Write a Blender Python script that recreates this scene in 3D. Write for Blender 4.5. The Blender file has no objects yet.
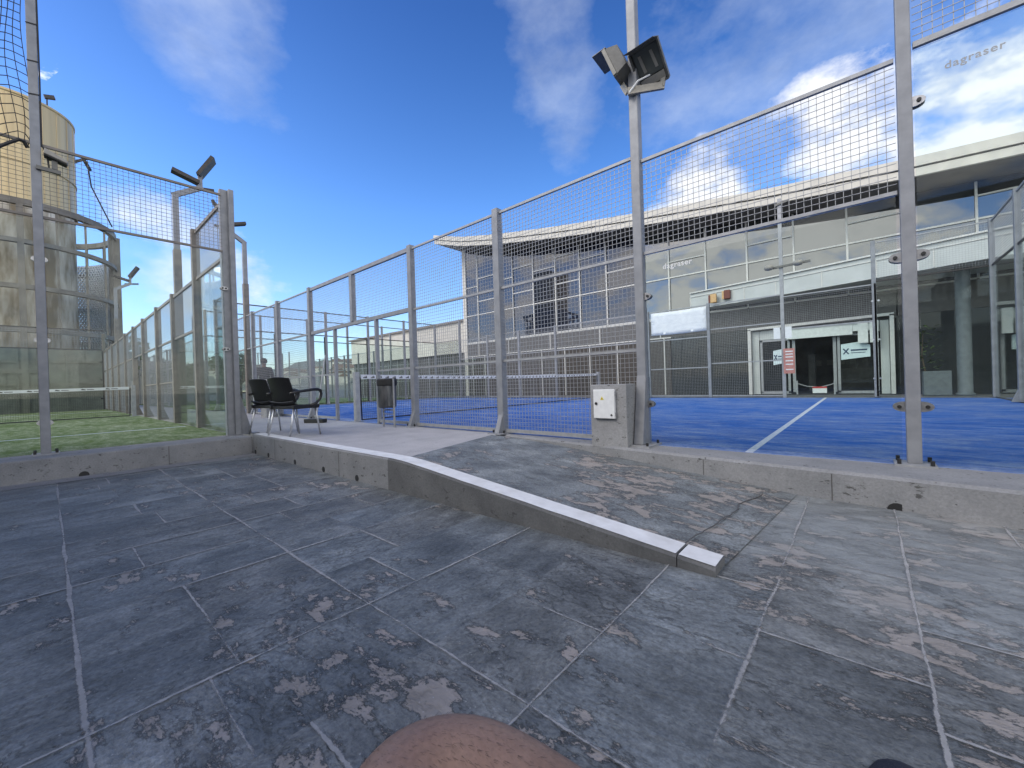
import bpy, bmesh, math, random
from mathutils import Vector, Matrix, noise
random.seed(7)
sc = bpy.context.scene
C = sc.collection
PI = math.pi
R_ = math.radians

# ------------------------------------------------------------------ camera
F = 404.0257; YAW = R_(40.9595); PIT = R_(-0.1635); ROL = R_(-1.8287); EYE = 0.6836
D = 4.0873          # distance from the camera to the near fence of the blue court
X0 = 0.2691         # the tall post nearest the camera; posts follow every 2 m
fw = Vector((-math.sin(YAW)*math.cos(PIT), math.cos(YAW)*math.cos(PIT), math.sin(PIT)))
rr = fw.cross(Vector((0, 0, 1))).normalized(); uu = rr.cross(fw)
r2 = math.cos(ROL)*rr + math.sin(ROL)*uu
u2 = -math.sin(ROL)*rr + math.cos(ROL)*uu
cd = bpy.data.cameras.new('camera'); cam = bpy.data.objects.new('camera', cd); C.objects.link(cam)
cd.sensor_width = 36; cd.sensor_fit = 'HORIZONTAL'; cd.lens = F/1024*36
cd.clip_start = 0.02; cd.clip_end = 6000
cam.matrix_world = Matrix(((r2.x, u2.x, -fw.x, 0), (r2.y, u2.y, -fw.y, 0), (r2.z, u2.z, -fw.z, EYE), (0, 0, 0, 1)))
sc.camera = cam

def sky_dir(u, v):
    """compass direction of a cloud bank, used only for the sky"""
    return (fw + r2*((u-512)/F) - u2*((v-384)/F)).normalized()

# ------------------------------------------------------------------ mesh helper
root_loc = {}
class MB:
    def __init__(s): s.v = []; s.f = []
    def add(s, vs, fs):
        n = len(s.v); s.v += [Vector(p) for p in vs]; s.f += [tuple(i+n for i in f) for f in fs]; return s
    def box(s, a, b):
        (x0, y0, z0), (x1, y1, z1) = a, b
        return s.add([(x0,y0,z0),(x1,y0,z0),(x1,y1,z0),(x0,y1,z0),(x0,y0,z1),(x1,y0,z1),(x1,y1,z1),(x0,y1,z1)],
              [(3,2,1,0),(4,5,6,7),(0,1,5,4),(1,2,6,5),(2,3,7,6),(3,0,4,7)])
    def bar(s, p, q, w, h=None, up=(0,0,1), caps=True):
        p = Vector(p); q = Vector(q); h = h or w; d = (q-p).normalized(); up = Vector(up)
        if abs(d.dot(up)) > .98: up = Vector((0,1,0)) if abs(d.y) < .9 else Vector((1,0,0))
        a = d.cross(up).normalized()*(w/2); b = a.cross(d).normalized()*(h/2)
        vs = [p-a-b, p+a-b, p+a+b, p-a+b, q-a-b, q+a-b, q+a+b, q-a+b]
        fs = [(0,1,5,4),(1,2,6,5),(2,3,7,6),(3,0,4,7)]
        if caps: fs += [(3,2,1,0),(4,5,6,7)]
        return s.add(vs, fs)
    def path(s, pts, r, n=8, caps=True):
        pts = [Vector(p) for p in pts]; rings = []; prev = None
        for i, p in enumerate(pts):
            d = (pts[min(i+1, len(pts)-1)]-pts[max(i-1, 0)]).normalized()
            if prev is None:
                a = d.cross(Vector((0,0,1)));
                if a.length < .05: a = d.cross(Vector((1,0,0)))
            else:
                a = prev - d*prev.dot(d)
            a.normalize(); prev = a; b = d.cross(a)
            rad = r[i] if isinstance(r, (list, tuple)) else r
            rings.append([p+(a*math.cos(2*PI*k/n)+b*math.sin(2*PI*k/n))*rad for k in range(n)])
        vs = [x for g in rings for x in g]; fs = []
        for i in range(len(rings)-1):
            for k in range(n):
                fs.append((i*n+k, i*n+(k+1)%n, (i+1)*n+(k+1)%n, (i+1)*n+k))
        if caps: fs += [tuple(range(n))[::-1], tuple(range((len(rings)-1)*n, len(rings)*n))]
        return s.add(vs, fs)
    def lathe(s, c, prof, n=32, a0=0, a1=2*PI):
        cx, cy, cz = c; full = abs(a1-a0-2*PI) < 1e-6; m = n if full else n+1
        vs = [(cx+r*math.cos(a0+(a1-a0)*k/n), cy+r*math.sin(a0+(a1-a0)*k/n), cz+z) for r, z in prof for k in range(m)]
        fs = []
        for i in range(len(prof)-1):
            for k in range(n):
                k2 = (k+1) % m
                fs.append((i*m+k, i*m+k2, (i+1)*m+k2, (i+1)*m+k))
        return s.add(vs, fs)
    def prism(s, poly, vec):
        vec = Vector(vec); n = len(poly); a = [Vector(p) for p in poly]
        fs = [tuple(range(n))[::-1], tuple(range(n, 2*n))]+[(i, (i+1)%n, (i+1)%n+n, i+n) for i in range(n)]
        return s.add(a+[p+vec for p in a], fs)
    def sheet(s, g, t):
        """grid of points thickened by t along its normals"""
        nu = len(g); nv = len(g[0]); g = [[Vector(p) for p in row] for row in g]
        top = []; bot = []
        for i in range(nu):
            for j in range(nv):
                du = g[min(i+1,nu-1)][j]-g[max(i-1,0)][j]; dv = g[i][min(j+1,nv-1)]-g[i][max(j-1,0)]
                nn = du.cross(dv).normalized()*(t/2); top.append(g[i][j]+nn); bot.append(g[i][j]-nn)
        n = nu*nv; fs = []; ix = lambda i, j: i*nv+j
        for i in range(nu-1):
            for j in range(nv-1):
                q = (ix(i,j), ix(i+1,j), ix(i+1,j+1), ix(i,j+1)); fs.append(q); fs.append(tuple(k+n for k in q[::-1]))
        loop = [ix(i,0) for i in range(nu)]+[ix(nu-1,j) for j in range(1,nv)]+[ix(i,nv-1) for i in range(nu-2,-1,-1)]+[ix(0,j) for j in range(nv-2,0,-1)]
        for a, b in zip(loop, loop[1:]+loop[:1]): fs.append((a, a+n, b+n, b))
        return s.add(top+bot, fs)
    def build(s, name, m, parent=None, smooth=False, bevel=0, fix=True):
        me = bpy.data.meshes.new(name)
        off = Vector((0,0,0))
        p = parent
        while p is not None:
            off += root_loc.get(p, Vector((0,0,0))); p = p.parent
        me.from_pydata([tuple(v-off) for v in s.v], [], s.f)
        if fix:
            bm = bmesh.new(); bm.from_mesh(me); bmesh.ops.recalc_face_normals(bm, faces=bm.faces); bm.to_mesh(me); bm.free()
        me.materials.append(m)
        if smooth:
            for pl in me.polygons: pl.use_smooth = True
        o = bpy.data.objects.new(name, me); C.objects.link(o)
        if parent is not None: o.parent = parent
        if bevel:
            b = o.modifiers.new('bevel', 'BEVEL'); b.width = bevel; b.segments = 2; b.limit_method = 'ANGLE'; b.angle_limit = R_(40)
        return o

def split_build(mb, name, m, parent, **k):
    """one object per separate piece"""
    par = list(range(len(mb.v)))
    def find(i):
        while par[i] != i: par[i] = par[par[i]]; i = par[i]
        return i
    for fc in mb.f:
        for i in fc[1:]: par[find(i)] = find(fc[0])
    groups = {}
    for fc in mb.f: groups.setdefault(find(fc[0]), []).append(fc)
    out = []
    for fcs in groups.values():
        ids = sorted({i for fc in fcs for i in fc}); ix = {i: n for n, i in enumerate(ids)}
        b = MB(); b.v = [mb.v[i] for i in ids]; b.f = [tuple(ix[i] for i in fc) for fc in fcs]; out.append(b.build(name, m, parent, **k))
    return out
def tag(o, label=None, cat=None, group=None, kind=None):
    if label: o['label'] = label
    if cat: o['category'] = cat
    if group: o['group'] = group
    if kind: o['kind'] = kind
    return o
def thing(name, label, cat, loc, group=None):
    o = bpy.data.objects.new(name, None); C.objects.link(o); o.location = loc; o.empty_display_size = .1
    root_loc[o] = Vector(loc)
    return tag(o, label, cat, group)
def structure(name, mb, m, **k):
    o = mb.build(name, m, **k); o['kind'] = 'structure'; return o
def copy_tree(o, parent=None):
    c = o.copy(); C.objects.link(c)
    if parent is not None: c.parent = parent
    for ch in list(o.children): copy_tree(ch, c)
    return c

# ------------------------------------------------------------------ materials
def N(nt, t, **k):
    n = nt.nodes.new(t)
    for a, b in k.items(): setattr(n, a, b)
    return n
def noise_node(nt, vec, scale, detail=4, rough=.55, dist=0.):
    n = N(nt, 'ShaderNodeTexNoise'); n.inputs['Scale'].default_value = scale; n.inputs['Detail'].default_value = detail
    n.inputs['Roughness'].default_value = rough; n.inputs['Distortion'].default_value = dist
    if vec is not None: nt.links.new(vec, n.inputs['Vector'])
    return n.outputs['Fac']
def ramp(nt, fac, stops, interp='LINEAR'):
    r = N(nt, 'ShaderNodeValToRGB'); r.color_ramp.interpolation = interp; e = r.color_ramp.elements
    while len(e) < len(stops): e.new(.5)
    for el, (p, c) in zip(e, stops):
        el.position = p; el.color = (c, c, c, 1) if isinstance(c, (int, float)) else (*c, 1)
    nt.links.new(fac, r.inputs[0]); return r.outputs['Color']
def mix(nt, fac, a, b, mode='MIX'):
    m = N(nt, 'ShaderNodeMix', data_type='RGBA', blend_type=mode)
    for s, val in ((m.inputs[0], fac), (m.inputs[6], a), (m.inputs[7], b)):
        if hasattr(val, 'node'): nt.links.new(val, s)
        elif isinstance(val, (int, float)): s.default_value = val if s.type == 'VALUE' else (val,)*3+(1,)
        else: s.default_value = (*val, 1)
    return m.outputs[2]
def math_(nt, op, a, b=None, clamp=False):
    m = N(nt, 'ShaderNodeMath', operation=op, use_clamp=clamp)
    for i, val in enumerate((a, b)):
        if val is None: continue
        if hasattr(val, 'node'): nt.links.new(val, m.inputs[i])
        else: m.inputs[i].default_value = val
    return m.outputs[0]
def coords(nt, scale=(1,1,1), rot=(0,0,0), kind='Object'):
    t = N(nt, 'ShaderNodeTexCoord'); m = N(nt, 'ShaderNodeMapping'); m.inputs['Scale'].default_value = scale; m.inputs['Rotation'].default_value = rot
    nt.links.new(t.outputs[kind], m.inputs[0]); return m.outputs[0]
def new_mat(name):
    m = bpy.data.materials.new(name); m.use_nodes = True
    return m, m.node_tree, m.node_tree.nodes['Principled BSDF']
def bump(nt, b, h, strength=.3, dist=.01):
    n = N(nt, 'ShaderNodeBump'); n.inputs['Strength'].default_value = strength; n.inputs['Distance'].default_value = dist
    nt.links.new(h, n.inputs['Height']); nt.links.new(n.outputs[0], b.inputs['Normal'])
def setc(nt, b, col):
    if hasattr(col, 'node'): nt.links.new(col, b.inputs['Base Color'])
    else: b.inputs['Base Color'].default_value = (*col, 1)
def pm(name, c1, c2=None, scale=6, rough=.6, metal=0., bmp=0., stretch=(1,1,1), detail=5, spec=.5, lo=.35, hi=.65, bscale=None):
    m, nt, b = new_mat(name)
    b.inputs['Roughness'].default_value = rough; b.inputs['Metallic'].default_value = metal
    b.inputs['Specular IOR Level'].default_value = spec
    co = coords(nt, stretch)
    f = noise_node(nt, co, scale, detail)
    setc(nt, b, ramp(nt, f, [(lo, c1), (hi, c2 or tuple(x*.8 for x in c1))]))
    if bmp: bump(nt, b, noise_node(nt, co, bscale or scale*6, 6, .6), bmp, .01)
    return m

def slate(name, worn, dark=1., tiles=True):
    """stamped slate concrete with worn, peeled patches; tile tint, grain direction and offset come from the mesh"""
    m, nt, b = new_mat(name)
    co = coords(nt)
    a = N(nt, 'ShaderNodeAttribute', attribute_name='tint'); sh = N(nt, 'ShaderNodeAttribute', attribute_name='shift')
    off = N(nt, 'ShaderNodeVectorMath', operation='ADD'); nt.links.new(co, off.inputs[0]); nt.links.new(sh.outputs['Vector'], off.inputs[1])
    m1 = N(nt, 'ShaderNodeMapping'); m1.inputs['Scale'].default_value = (1.9, 1.0, 1); m1.inputs['Rotation'].default_value = (0, 0, R_(14)); nt.links.new(off.outputs[0], m1.inputs[0])
    m2 = N(nt, 'ShaderNodeMapping'); m2.inputs['Scale'].default_value = (1.0, 2.1, 1); m2.inputs['Rotation'].default_value = (0, 0, R_(-9)); nt.links.new(off.outputs[0], m2.inputs[0])
    mv = N(nt, 'ShaderNodeMix', data_type='VECTOR'); nt.links.new(a.outputs['Alpha'], mv.inputs[0]); nt.links.new(m1.outputs[0], mv.inputs[4]); nt.links.new(m2.outputs[0], mv.inputs[5]); cs = mv.outputs[1]
    n1 = noise_node(nt, off.outputs[0], 2.0, 7, .62, .2); n2 = noise_node(nt, cs, 3.6, 8, .66, .35); n3 = noise_node(nt, co, 75, 3, .6)
    base = ramp(nt, n1, [(.28, tuple(x*dark for x in (.084, .092, .094))), (.5, tuple(x*dark for x in (.150, .164, .165))), (.72, tuple(x*dark for x in (.245, .262, .258)))])
    base = mix(nt, .9, base, ramp(nt, n2, [(.30, .55), (.5, 1.0), (.7, 1.35)]), 'MULTIPLY')
    # clefts: thin dark ridges along the grain
    rg = math_(nt, 'ABSOLUTE', math_(nt, 'SUBTRACT', noise_node(nt, cs, 5.5, 7, .6, .25), .5))
    cleft = ramp(nt, rg, [(.0, .5), (.022, 1.)])
    cm = ramp(nt, noise_node(nt, off.outputs[0], 1.7, 3), [(.44, 0.), (.64, 1.)])
    base = mix(nt, cm, base, mix(nt, 1, base, cleft, 'MULTIPLY'))
    base = mix(nt, 1, base, ramp(nt, n3, [(.25, .58), (.75, 1.4)]), 'MULTIPLY')
    base = mix(nt, 1, base, a.outputs['Color'], 'MULTIPLY')
    # peeled patches: a dark lip, then the pale concrete under the coat
    big = noise_node(nt, co, .8, 3, .5)
    pe = noise_node(nt, coords(nt, (1, 1.7, 1), (0, 0, R_(-8))), 4.2, 9, .74, .2)
    sx = N(nt, 'ShaderNodeSeparateXYZ'); nt.links.new(co, sx.inputs[0])
    grow = math_(nt, 'MULTIPLY_ADD', sx.outputs[0], .022); grow.node.inputs[2].default_value = worn; grow = math_(nt, 'MINIMUM', grow, worn+.025); grow = math_(nt, 'MAXIMUM', grow, worn-.07)
    k = math_(nt, 'ADD', math_(nt, 'ADD', math_(nt, 'MULTIPLY', pe, .78), math_(nt, 'MULTIPLY', big, .36)), grow)
    base = mix(nt, 1, base, ramp(nt, k, [(.59, 1.), (.615, .42), (.627, .5), (.632, 1.)]), 'MULTIPLY')
    pale = ramp(nt, noise_node(nt, co, 5, 6, .7), [(.3, (.26, .235, .205)), (.55, (.36, .325, .29)), (.72, (.41, .32, .26))])
    base = mix(nt, ramp(nt, k, [(.622, 0.), (.637, .85)]), base, pale)
    # pale dusty tone with grazing sheen painted in, stronger towards the kerb
    if tiles:
        dy = math_(nt, 'ADD', sx.outputs[1], math_(nt, 'MULTIPLY', sx.outputs[0], .16))
        dust_sheen = math_(nt, 'ADD', math_(nt, 'MULTIPLY', dy, .30), math_(nt, 'MULTIPLY', n1, .6))
        dust_sheen = ramp(nt, dust_sheen, [(.78, 0.), (1.06, .22), (1.36, .62)])
        dust_sheen = mix(nt, 1, dust_sheen, ramp(nt, n2, [(.32, .35), (.62, 1.)]), 'MULTIPLY')
        base = mix(nt, dust_sheen, base, (.31, .33, .325))
    vo = N(nt, 'ShaderNodeTexVoronoi'); vo.inputs['Scale'].default_value = 38; nt.links.new(co, vo.inputs['Vector'])
    fle = math_(nt, 'LESS_THAN', vo.outputs['Distance'], .10); fle = math_(nt, 'MULTIPLY', fle, math_(nt, 'GREATER_THAN', big, .5))
    base = mix(nt, math_(nt, 'MULTIPLY', fle, .5), base, (.42, .42, .41))
    setc(nt, b, base)
    b.inputs['Specular IOR Level'].default_value = .4
    nt.links.new(ramp(nt, n2, [(.3, .48), (.7, .68)]), b.inputs['Roughness'])
    h = math_(nt, 'ADD', math_(nt, 'MULTIPLY', n2, 1.1), math_(nt, 'MULTIPLY', noise_node(nt, cs, 20, 5, .7, .2), .5))
    h = math_(nt, 'ADD', h, math_(nt, 'MULTIPLY', cleft, .25)); h = math_(nt, 'SUBTRACT', h, math_(nt, 'MULTIPLY', ramp(nt, k, [(.622, 0.), (.637, 1.)]), .12))
    bump(nt, b, h, .8, .02)
    return m

def turf(name, c1, c2, sand, amount, edge=None):
    m, nt, b = new_mat(name)
    b.inputs['Roughness'].default_value = .95; b.inputs['Specular IOR Level'].default_value = .15
    co = coords(nt); cs = coords(nt, (.7, 2.4, 1), (0, 0, R_(40))); c2_ = coords(nt, (.8, 3.2, 1), (0, 0, R_(34)))
    fine = noise_node(nt, co, 130, 3, .75)
    base = ramp(nt, noise_node(nt, cs, 1.6, 6, .65), [(.3, c1), (.7, c2)])
    base = mix(nt, 1, base, ramp(nt, noise_node(nt, c2_, 14, 5, .7), [(.3, .78), (.7, 1.22)]), 'MULTIPLY')
    base = mix(nt, 1, base, ramp(nt, fine, [(.25, .6), (.75, 1.4)]), 'MULTIPLY')
    st = noise_node(nt, cs, 2.6, 9, .74, .3); pat = noise_node(nt, co, .5, 4)
    k = math_(nt, 'ADD', math_(nt, 'MULTIPLY', st, .75), math_(nt, 'MULTIPLY', pat, .35))
    if edge is not None:
        sx = N(nt, 'ShaderNodeSeparateXYZ'); nt.links.new(co, sx.inputs[0])
        k = math_(nt, 'ADD', k, ramp(nt, math_(nt, 'SUBTRACT', sx.outputs[1], edge), [(0., .12), (.35, .03), (.9, 0.)]))
    sm = ramp(nt, k, [(.46, 0.), (.56, .30), (.70, .85)])
    sm = mix(nt, 1, sm, ramp(nt, noise_node(nt, c2_, 26, 5, .72), [(.34, .12), (.64, 1.)]), 'MULTIPLY')
    fac = N(nt, 'ShaderNodeRGBToBW'); nt.links.new(sm, fac.inputs[0])
    base = mix(nt, math_(nt, 'MULTIPLY', fac.outputs[0], amount, True), base, sand)
    setc(nt, b, base)
    bump(nt, b, fine, .6, .01)
    return m

def concrete(name, c1, c2, stain=.5, stainc=(.05, .05, .045)):
    m, nt, b = new_mat(name)
    b.inputs['Roughness'].default_value = .85; b.inputs['Specular IOR Level'].default_value = .25
    co = coords(nt)
    base = ramp(nt, noise_node(nt, co, 3, 9, .65), [(.3, c1), (.7, c2)])
    base = mix(nt, 1, base, ramp(nt, noise_node(nt, co, 70, 4, .6), [(.25, .82), (.75, 1.14)]), 'MULTIPLY')
    st = noise_node(nt, coords(nt, (1.2, 1.2, 2.4)), 8.5, 8, .74, .3)
    base = mix(nt, math_(nt, 'MULTIPLY', ramp(nt, st, [(.605, 0.), (.63, 1.)]), stain), base, stainc)
    vo = N(nt, 'ShaderNodeTexVoronoi'); vo.inputs['Scale'].default_value = 16; nt.links.new(co, vo.inputs['Vector'])
    pit = ramp(nt, vo.outputs['Distance'], [(.06, 1.), (.1, 0.)])
    pf = math_(nt, 'MULTIPLY', pit, math_(nt, 'GREATER_THAN', noise_node(nt, co, 2.3, 4), .54))
    base = mix(nt, math_(nt, 'MULTIPLY', pf, .7), base, (.06, .06, .06))
    setc(nt, b, base)
    h = math_(nt, 'SUBTRACT', noise_node(nt, co, 45, 7, .65), pf)
    bump(nt, b, h, .35, .01)
    return m

def clear_glass(name, tint, refl=1.0, rough=0.0, dirt=.03):
    m, nt, b = new_mat(name); nt.nodes.remove(b); out = nt.nodes['Material Output']
    t = N(nt, 'ShaderNodeBsdfTransparent'); t.inputs[0].default_value = (*tint, 1)
    g = N(nt, 'ShaderNodeBsdfGlossy'); g.inputs['Roughness'].default_value = rough; g.inputs[0].default_value = (refl, refl, refl, 1)
    fr = N(nt, 'ShaderNodeFresnel'); fr.inputs[0].default_value = 1.36
    mx = N(nt, 'ShaderNodeMixShader'); nt.links.new(math_(nt, 'MULTIPLY', fr.outputs[0], .55), mx.inputs[0]); nt.links.new(t.outputs[0], mx.inputs[1]); nt.links.new(g.outputs[0], mx.inputs[2])
    d = N(nt, 'ShaderNodeBsdfDiffuse'); d.inputs[0].default_value = (.55, .56, .54, 1)
    mx2 = N(nt, 'ShaderNodeMixShader')
    co = coords(nt); f = ramp(nt, noise_node(nt, co, 2.5, 8, .7), [(.35, 0.), (.8, dirt*2)])
    nt.links.new(f, mx2.inputs[0]); nt.links.new(mx.outputs[0], mx2.inputs[1]); nt.links.new(d.outputs[0], mx2.inputs[2])
    nt.links.new(mx2.outputs[0], out.inputs[0]); return m

def dark_glass(name, col, rough=.02, wob=.0015, ior=1.55):
    m, nt, b = new_mat(name)
    b.inputs['Base Color'].default_value = (*col, 1); b.inputs['Roughness'].default_value = rough
    b.inputs['IOR'].default_value = ior; b.inputs['Specular IOR Level'].default_value = .5
    bump(nt, b, noise_node(nt, coords(nt), .55, 2, .4), .12, wob*40)
    return m

M = {}
M['steel'] = pm('painted_grey_steel', (.26, .272, .29), (.205, .215, .232), 9, .5, .1, .04)
M['steel_light'] = pm('light_galvanised_steel', (.34, .35, .36), (.27, .28, .29), 14, .5, .15, .03)
M['steel_brown'] = pm('weathered_brown_grey_steel', (.23, .205, .175), (.16, .145, .13), 7, .6, .1, .06)
M['wire'] = pm('galvanised_wire', (.34, .35, .36), (.26, .27, .28), 30, .5, .3)
M['wire_dark'] = pm('dark_netting_cord', (.02, .022, .026), (.03, .03, .034), 30, .8)
M['dark_steel'] = pm('dark_bronze_steel', (.035, .034, .034), (.055, .05, .048), 12, .5, .3)
M['disc'] = pm('stainless_disc', (.42, .42, .42), (.3, .3, .3), 40, .35, .7)
M['glass'] = clear_glass('court_glass', (.93, .965, .95), 1., 0., .008)
M['glass_green'] = clear_glass('green_tinted_glass', (.90, .945, .92), 1., 0., .015)
M['gasket'] = pm('black_rubber_gasket', (.012, .012, .013), (.02, .02, .02), 30, .6)
M['letter_grey'] = pm('grey_vinyl_lettering', (.34, .35, .35), (.31, .32, .32), 40, .7)
M['letter_white'] = pm('white_vinyl_lettering', (.72, .74, .74), (.66, .68, .68), 40, .7)
M['slate'] = slate('stamped_slate_concrete', .012, .96)
M['slate_ramp'] = slate('worn_slate_ramp', .045, 1.25, False)
M['joint'] = None
M['platform'] = concrete('pale_trowelled_concrete', (.36, .355, .355), (.47, .46, .455), .25)
M['kerb'] = concrete('cast_kerb_concrete', (.205, .212, .218), (.295, .30, .305), .75)
M['kerb_dark'] = concrete('dark_weathered_kerb_concrete', (.105, .108, .11), (.175, .178, .178), .5, (.03, .03, .03))
M['white_paint'] = pm('worn_white_kerb_paint', (.78, .79, .78), (.60, .60, .58), 9, .7, 0, .25, detail=9, lo=.3, hi=.75)
M['blue'] = turf('blue_artificial_turf', (.013, .092, .37), (.022, .135, .47), (.42, .48, .56), 1.15, D+.06)
M['green'] = turf('green_artificial_turf', (.066, .112, .020), (.105, .155, .038), (.50, .52, .40), 1.1)
M['line'] = pm('white_turf_line', (.70, .72, .72), (.42, .48, .58), 30, .9, 0, .3)
M['ground'] = pm('grey_asphalt_ground', (.10, .10, .10), (.16, .155, .15), .8, .9, 0, .2)
M['black_plastic'] = pm('black_moulded_plastic', (.010, .010, .011), (.016, .016, .017), 60, .42, 0, .05)
M['alu'] = pm('brushed_aluminium', (.62, .63, .64), (.5, .51, .52), 30, .35, .8)
M['bin'] = pm('smudged_stainless_bin', (.18, .18, .18), (.06, .065, .07), 9, .35, .6, .05, stretch=(1,1,.3))
M['cab_white'] = pm('white_enamel_panel', (.74, .76, .76), (.68, .70, .70), 20, .45)
M['yellow'] = pm('warning_yellow', (.75, .62, .05), (.7, .56, .04), 20, .5)
M['black'] = pm('flat_black', (.012, .012, .012), (.02, .02, .02), 20, .6)
M['red'] = pm('sign_red', (.45, .03, .03), (.4, .03, .03), 20, .5)
M['pink_sign'] = pm('faded_red_notice', (.50, .24, .20), (.38, .16, .14), 22, .7)
M['white'] = pm('matt_white_board', (.72, .74, .73), (.62, .64, .63), 9, .6)
M['banner'] = pm('white_banner_cloth', (.78, .80, .82), (.66, .69, .72), 5, .75, 0, .3, stretch=(1,1,2))
M['cream'] = pm('cream_roof_metal', (.60, .58, .51), (.50, .485, .43), 2, .5)
M['soffit'] = pm('grey_brown_soffit', (.15, .148, .145), (.11, .108, .105), 2, .7)
M['soffit_pale'] = pm('pale_wall_render', (.66, .64, .58), (.58, .56, .5), 2, .8)
M['mullion'] = pm('silver_mullion', (.60, .60, .57), (.52, .52, .5), 6, .45, .2)
M['facade_glass'] = dark_glass('blue_curtain_glass', (.010, .015, .030), ior=1.7)
M['facade_clear'] = dark_glass('grey_curtain_glass', (.03, .034, .036), .015, ior=2.3)
M['ground_glass'] = dark_glass('dim_ground_floor_glass', (.030, .034, .036), .05, ior=1.32)
M['stone'] = pm('dark_stone_cladding', (.085, .082, .078), (.055, .053, .05), 4, .5, 0, .1)
M['brown_stone'] = pm('brown_black_plinth', (.05, .042, .034), (.03, .026, .022), 4, .55, 0, .1)
M['canopy'] = pm('pale_aluminium_canopy', (.50, .53, .52), (.44, .47, .46), 1.5, .5)
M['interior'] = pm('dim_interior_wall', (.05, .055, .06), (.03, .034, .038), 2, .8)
M['tank'] = pm('tan_tank_plate', (.64, .50, .27), (.48, .37, .20), 1.0, .38, .15, .03, stretch=(2.2, 2.2, .06), detail=7)
M['tank_low'] = pm('mottled_concrete_tank', (.66, .61, .52), (.23, .18, .11), 1.3, .8, 0, .3, stretch=(1.3, 1.3, .35), detail=7, lo=.33, hi=.60)
M['cage'] = pm('weathered_steel_cage', (.22, .20, .17), (.14, .125, .105), 2, .6, .2)
M['cage_mesh'] = pm('silver_expanded_mesh', (.62, .64, .67), (.46, .48, .51), 8, .45, .5)
M['wall_grey'] = concrete('grey_perimeter_concrete', (.15, .145, .13), (.235, .225, .20), .4)
M['hill'] = pm('dry_hillside', (.20, .20, .18), (.13, .145, .13), .02, .95)
M['house'] = pm('whitewashed_wall', (.66, .64, .58), (.55, .52, .46), .5, .8)
M['roof'] = pm('terracotta_roof', (.24, .165, .13), (.19, .135, .11), 1, .8)
M['window'] = dark_glass('house_window', (.02, .022, .025), .1)
M['bark'] = pm('brown_bark', (.10, .075, .05), (.06, .045, .03), 6, .9, 0, .3)
M['leaf'] = pm('dark_green_foliage', (.045, .075, .025), (.07, .11, .035), 3, .8)
M['skin'] = None
M['cloth_dark'] = pm('dark_brown_jacket', (.022, .02, .018), (.035, .03, .026), 20, .9)
M['cloth_grey'] = pm('charcoal_shorts', (.03, .032, .036), (.045, .047, .05), 30, .9, 0, .3)
M['shoe'] = pm('navy_black_shoe', (.010, .012, .022), (.018, .02, .032), 60, .8, 0, .3)
M['hair'] = pm('short_dark_hair', (.02, .015, .012), (.035, .026, .02), 40, .7)
M['lens'] = dark_glass('floodlight_lens', (.10, .11, .10), .08)
M['lamp'] = pm('grey_lamp_housing', (.15, .15, .14), (.11, .11, .10), 12, .5, .3)
M['lamp_light'] = pm('dusty_lamp_underside', (.36, .34, .29), (.28, .265, .23), 12, .6)
M['amber'] = pm('amber_lamp', (.62, .42, .20), (.5, .3, .13), 12, .4)
M['rust'] = pm('red_brown_lamp', (.16, .04, .025), (.12, .03, .02), 12, .5)
M['paper'] = pm('pale_blue_paper', (.62, .74, .76), (.56, .68, .70), 12, .7)
M['ink'] = pm('dark_blue_ink', (.03, .06, .12), (.03, .05, .10), 12, .7)
M['net_band'] = pm('white_net_tape', (.72, .74, .76), (.66, .68, .7), 20, .8)
M['terracotta'] = pm('grey_planter', (.12, .14, .15), (.09, .105, .115), 5, .7)

def make_joint():
    m, nt, b = new_mat('pale_grout'); out = nt.nodes['Material Output']
    co = coords(nt)
    setc(nt, b, ramp(nt, noise_node(nt, co, 18, 8, .7), [(.3, (.24, .245, .24)), (.7, (.40, .40, .39))])); b.inputs['Roughness'].default_value = .9
    bump(nt, b, noise_node(nt, co, 90, 6, .7), .5, .004)
    t = N(nt, 'ShaderNodeBsdfTransparent'); mx = N(nt, 'ShaderNodeMixShader')
    k = math_(nt, 'ADD', math_(nt, 'MULTIPLY', noise_node(nt, co, 1.3, 3), .7), math_(nt, 'MULTIPLY', noise_node(nt, co, 35, 6, .7), .5))
    uv = N(nt, 'ShaderNodeAttribute', attribute_name='edge')
    k = math_(nt, 'SUBTRACT', k, math_(nt, 'MULTIPLY', uv.outputs['Fac'], .22))
    f = ramp(nt, k, [(.40, 0.), (.53, .9)])
    nt.links.new(f, mx.inputs[0]); nt.links.new(t.outputs[0], mx.inputs[1]); nt.links.new(b.outputs[0], mx.inputs[2]); nt.links.new(mx.outputs[0], out.inputs[0])
    return m
M['joint'] = make_joint()
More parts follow.
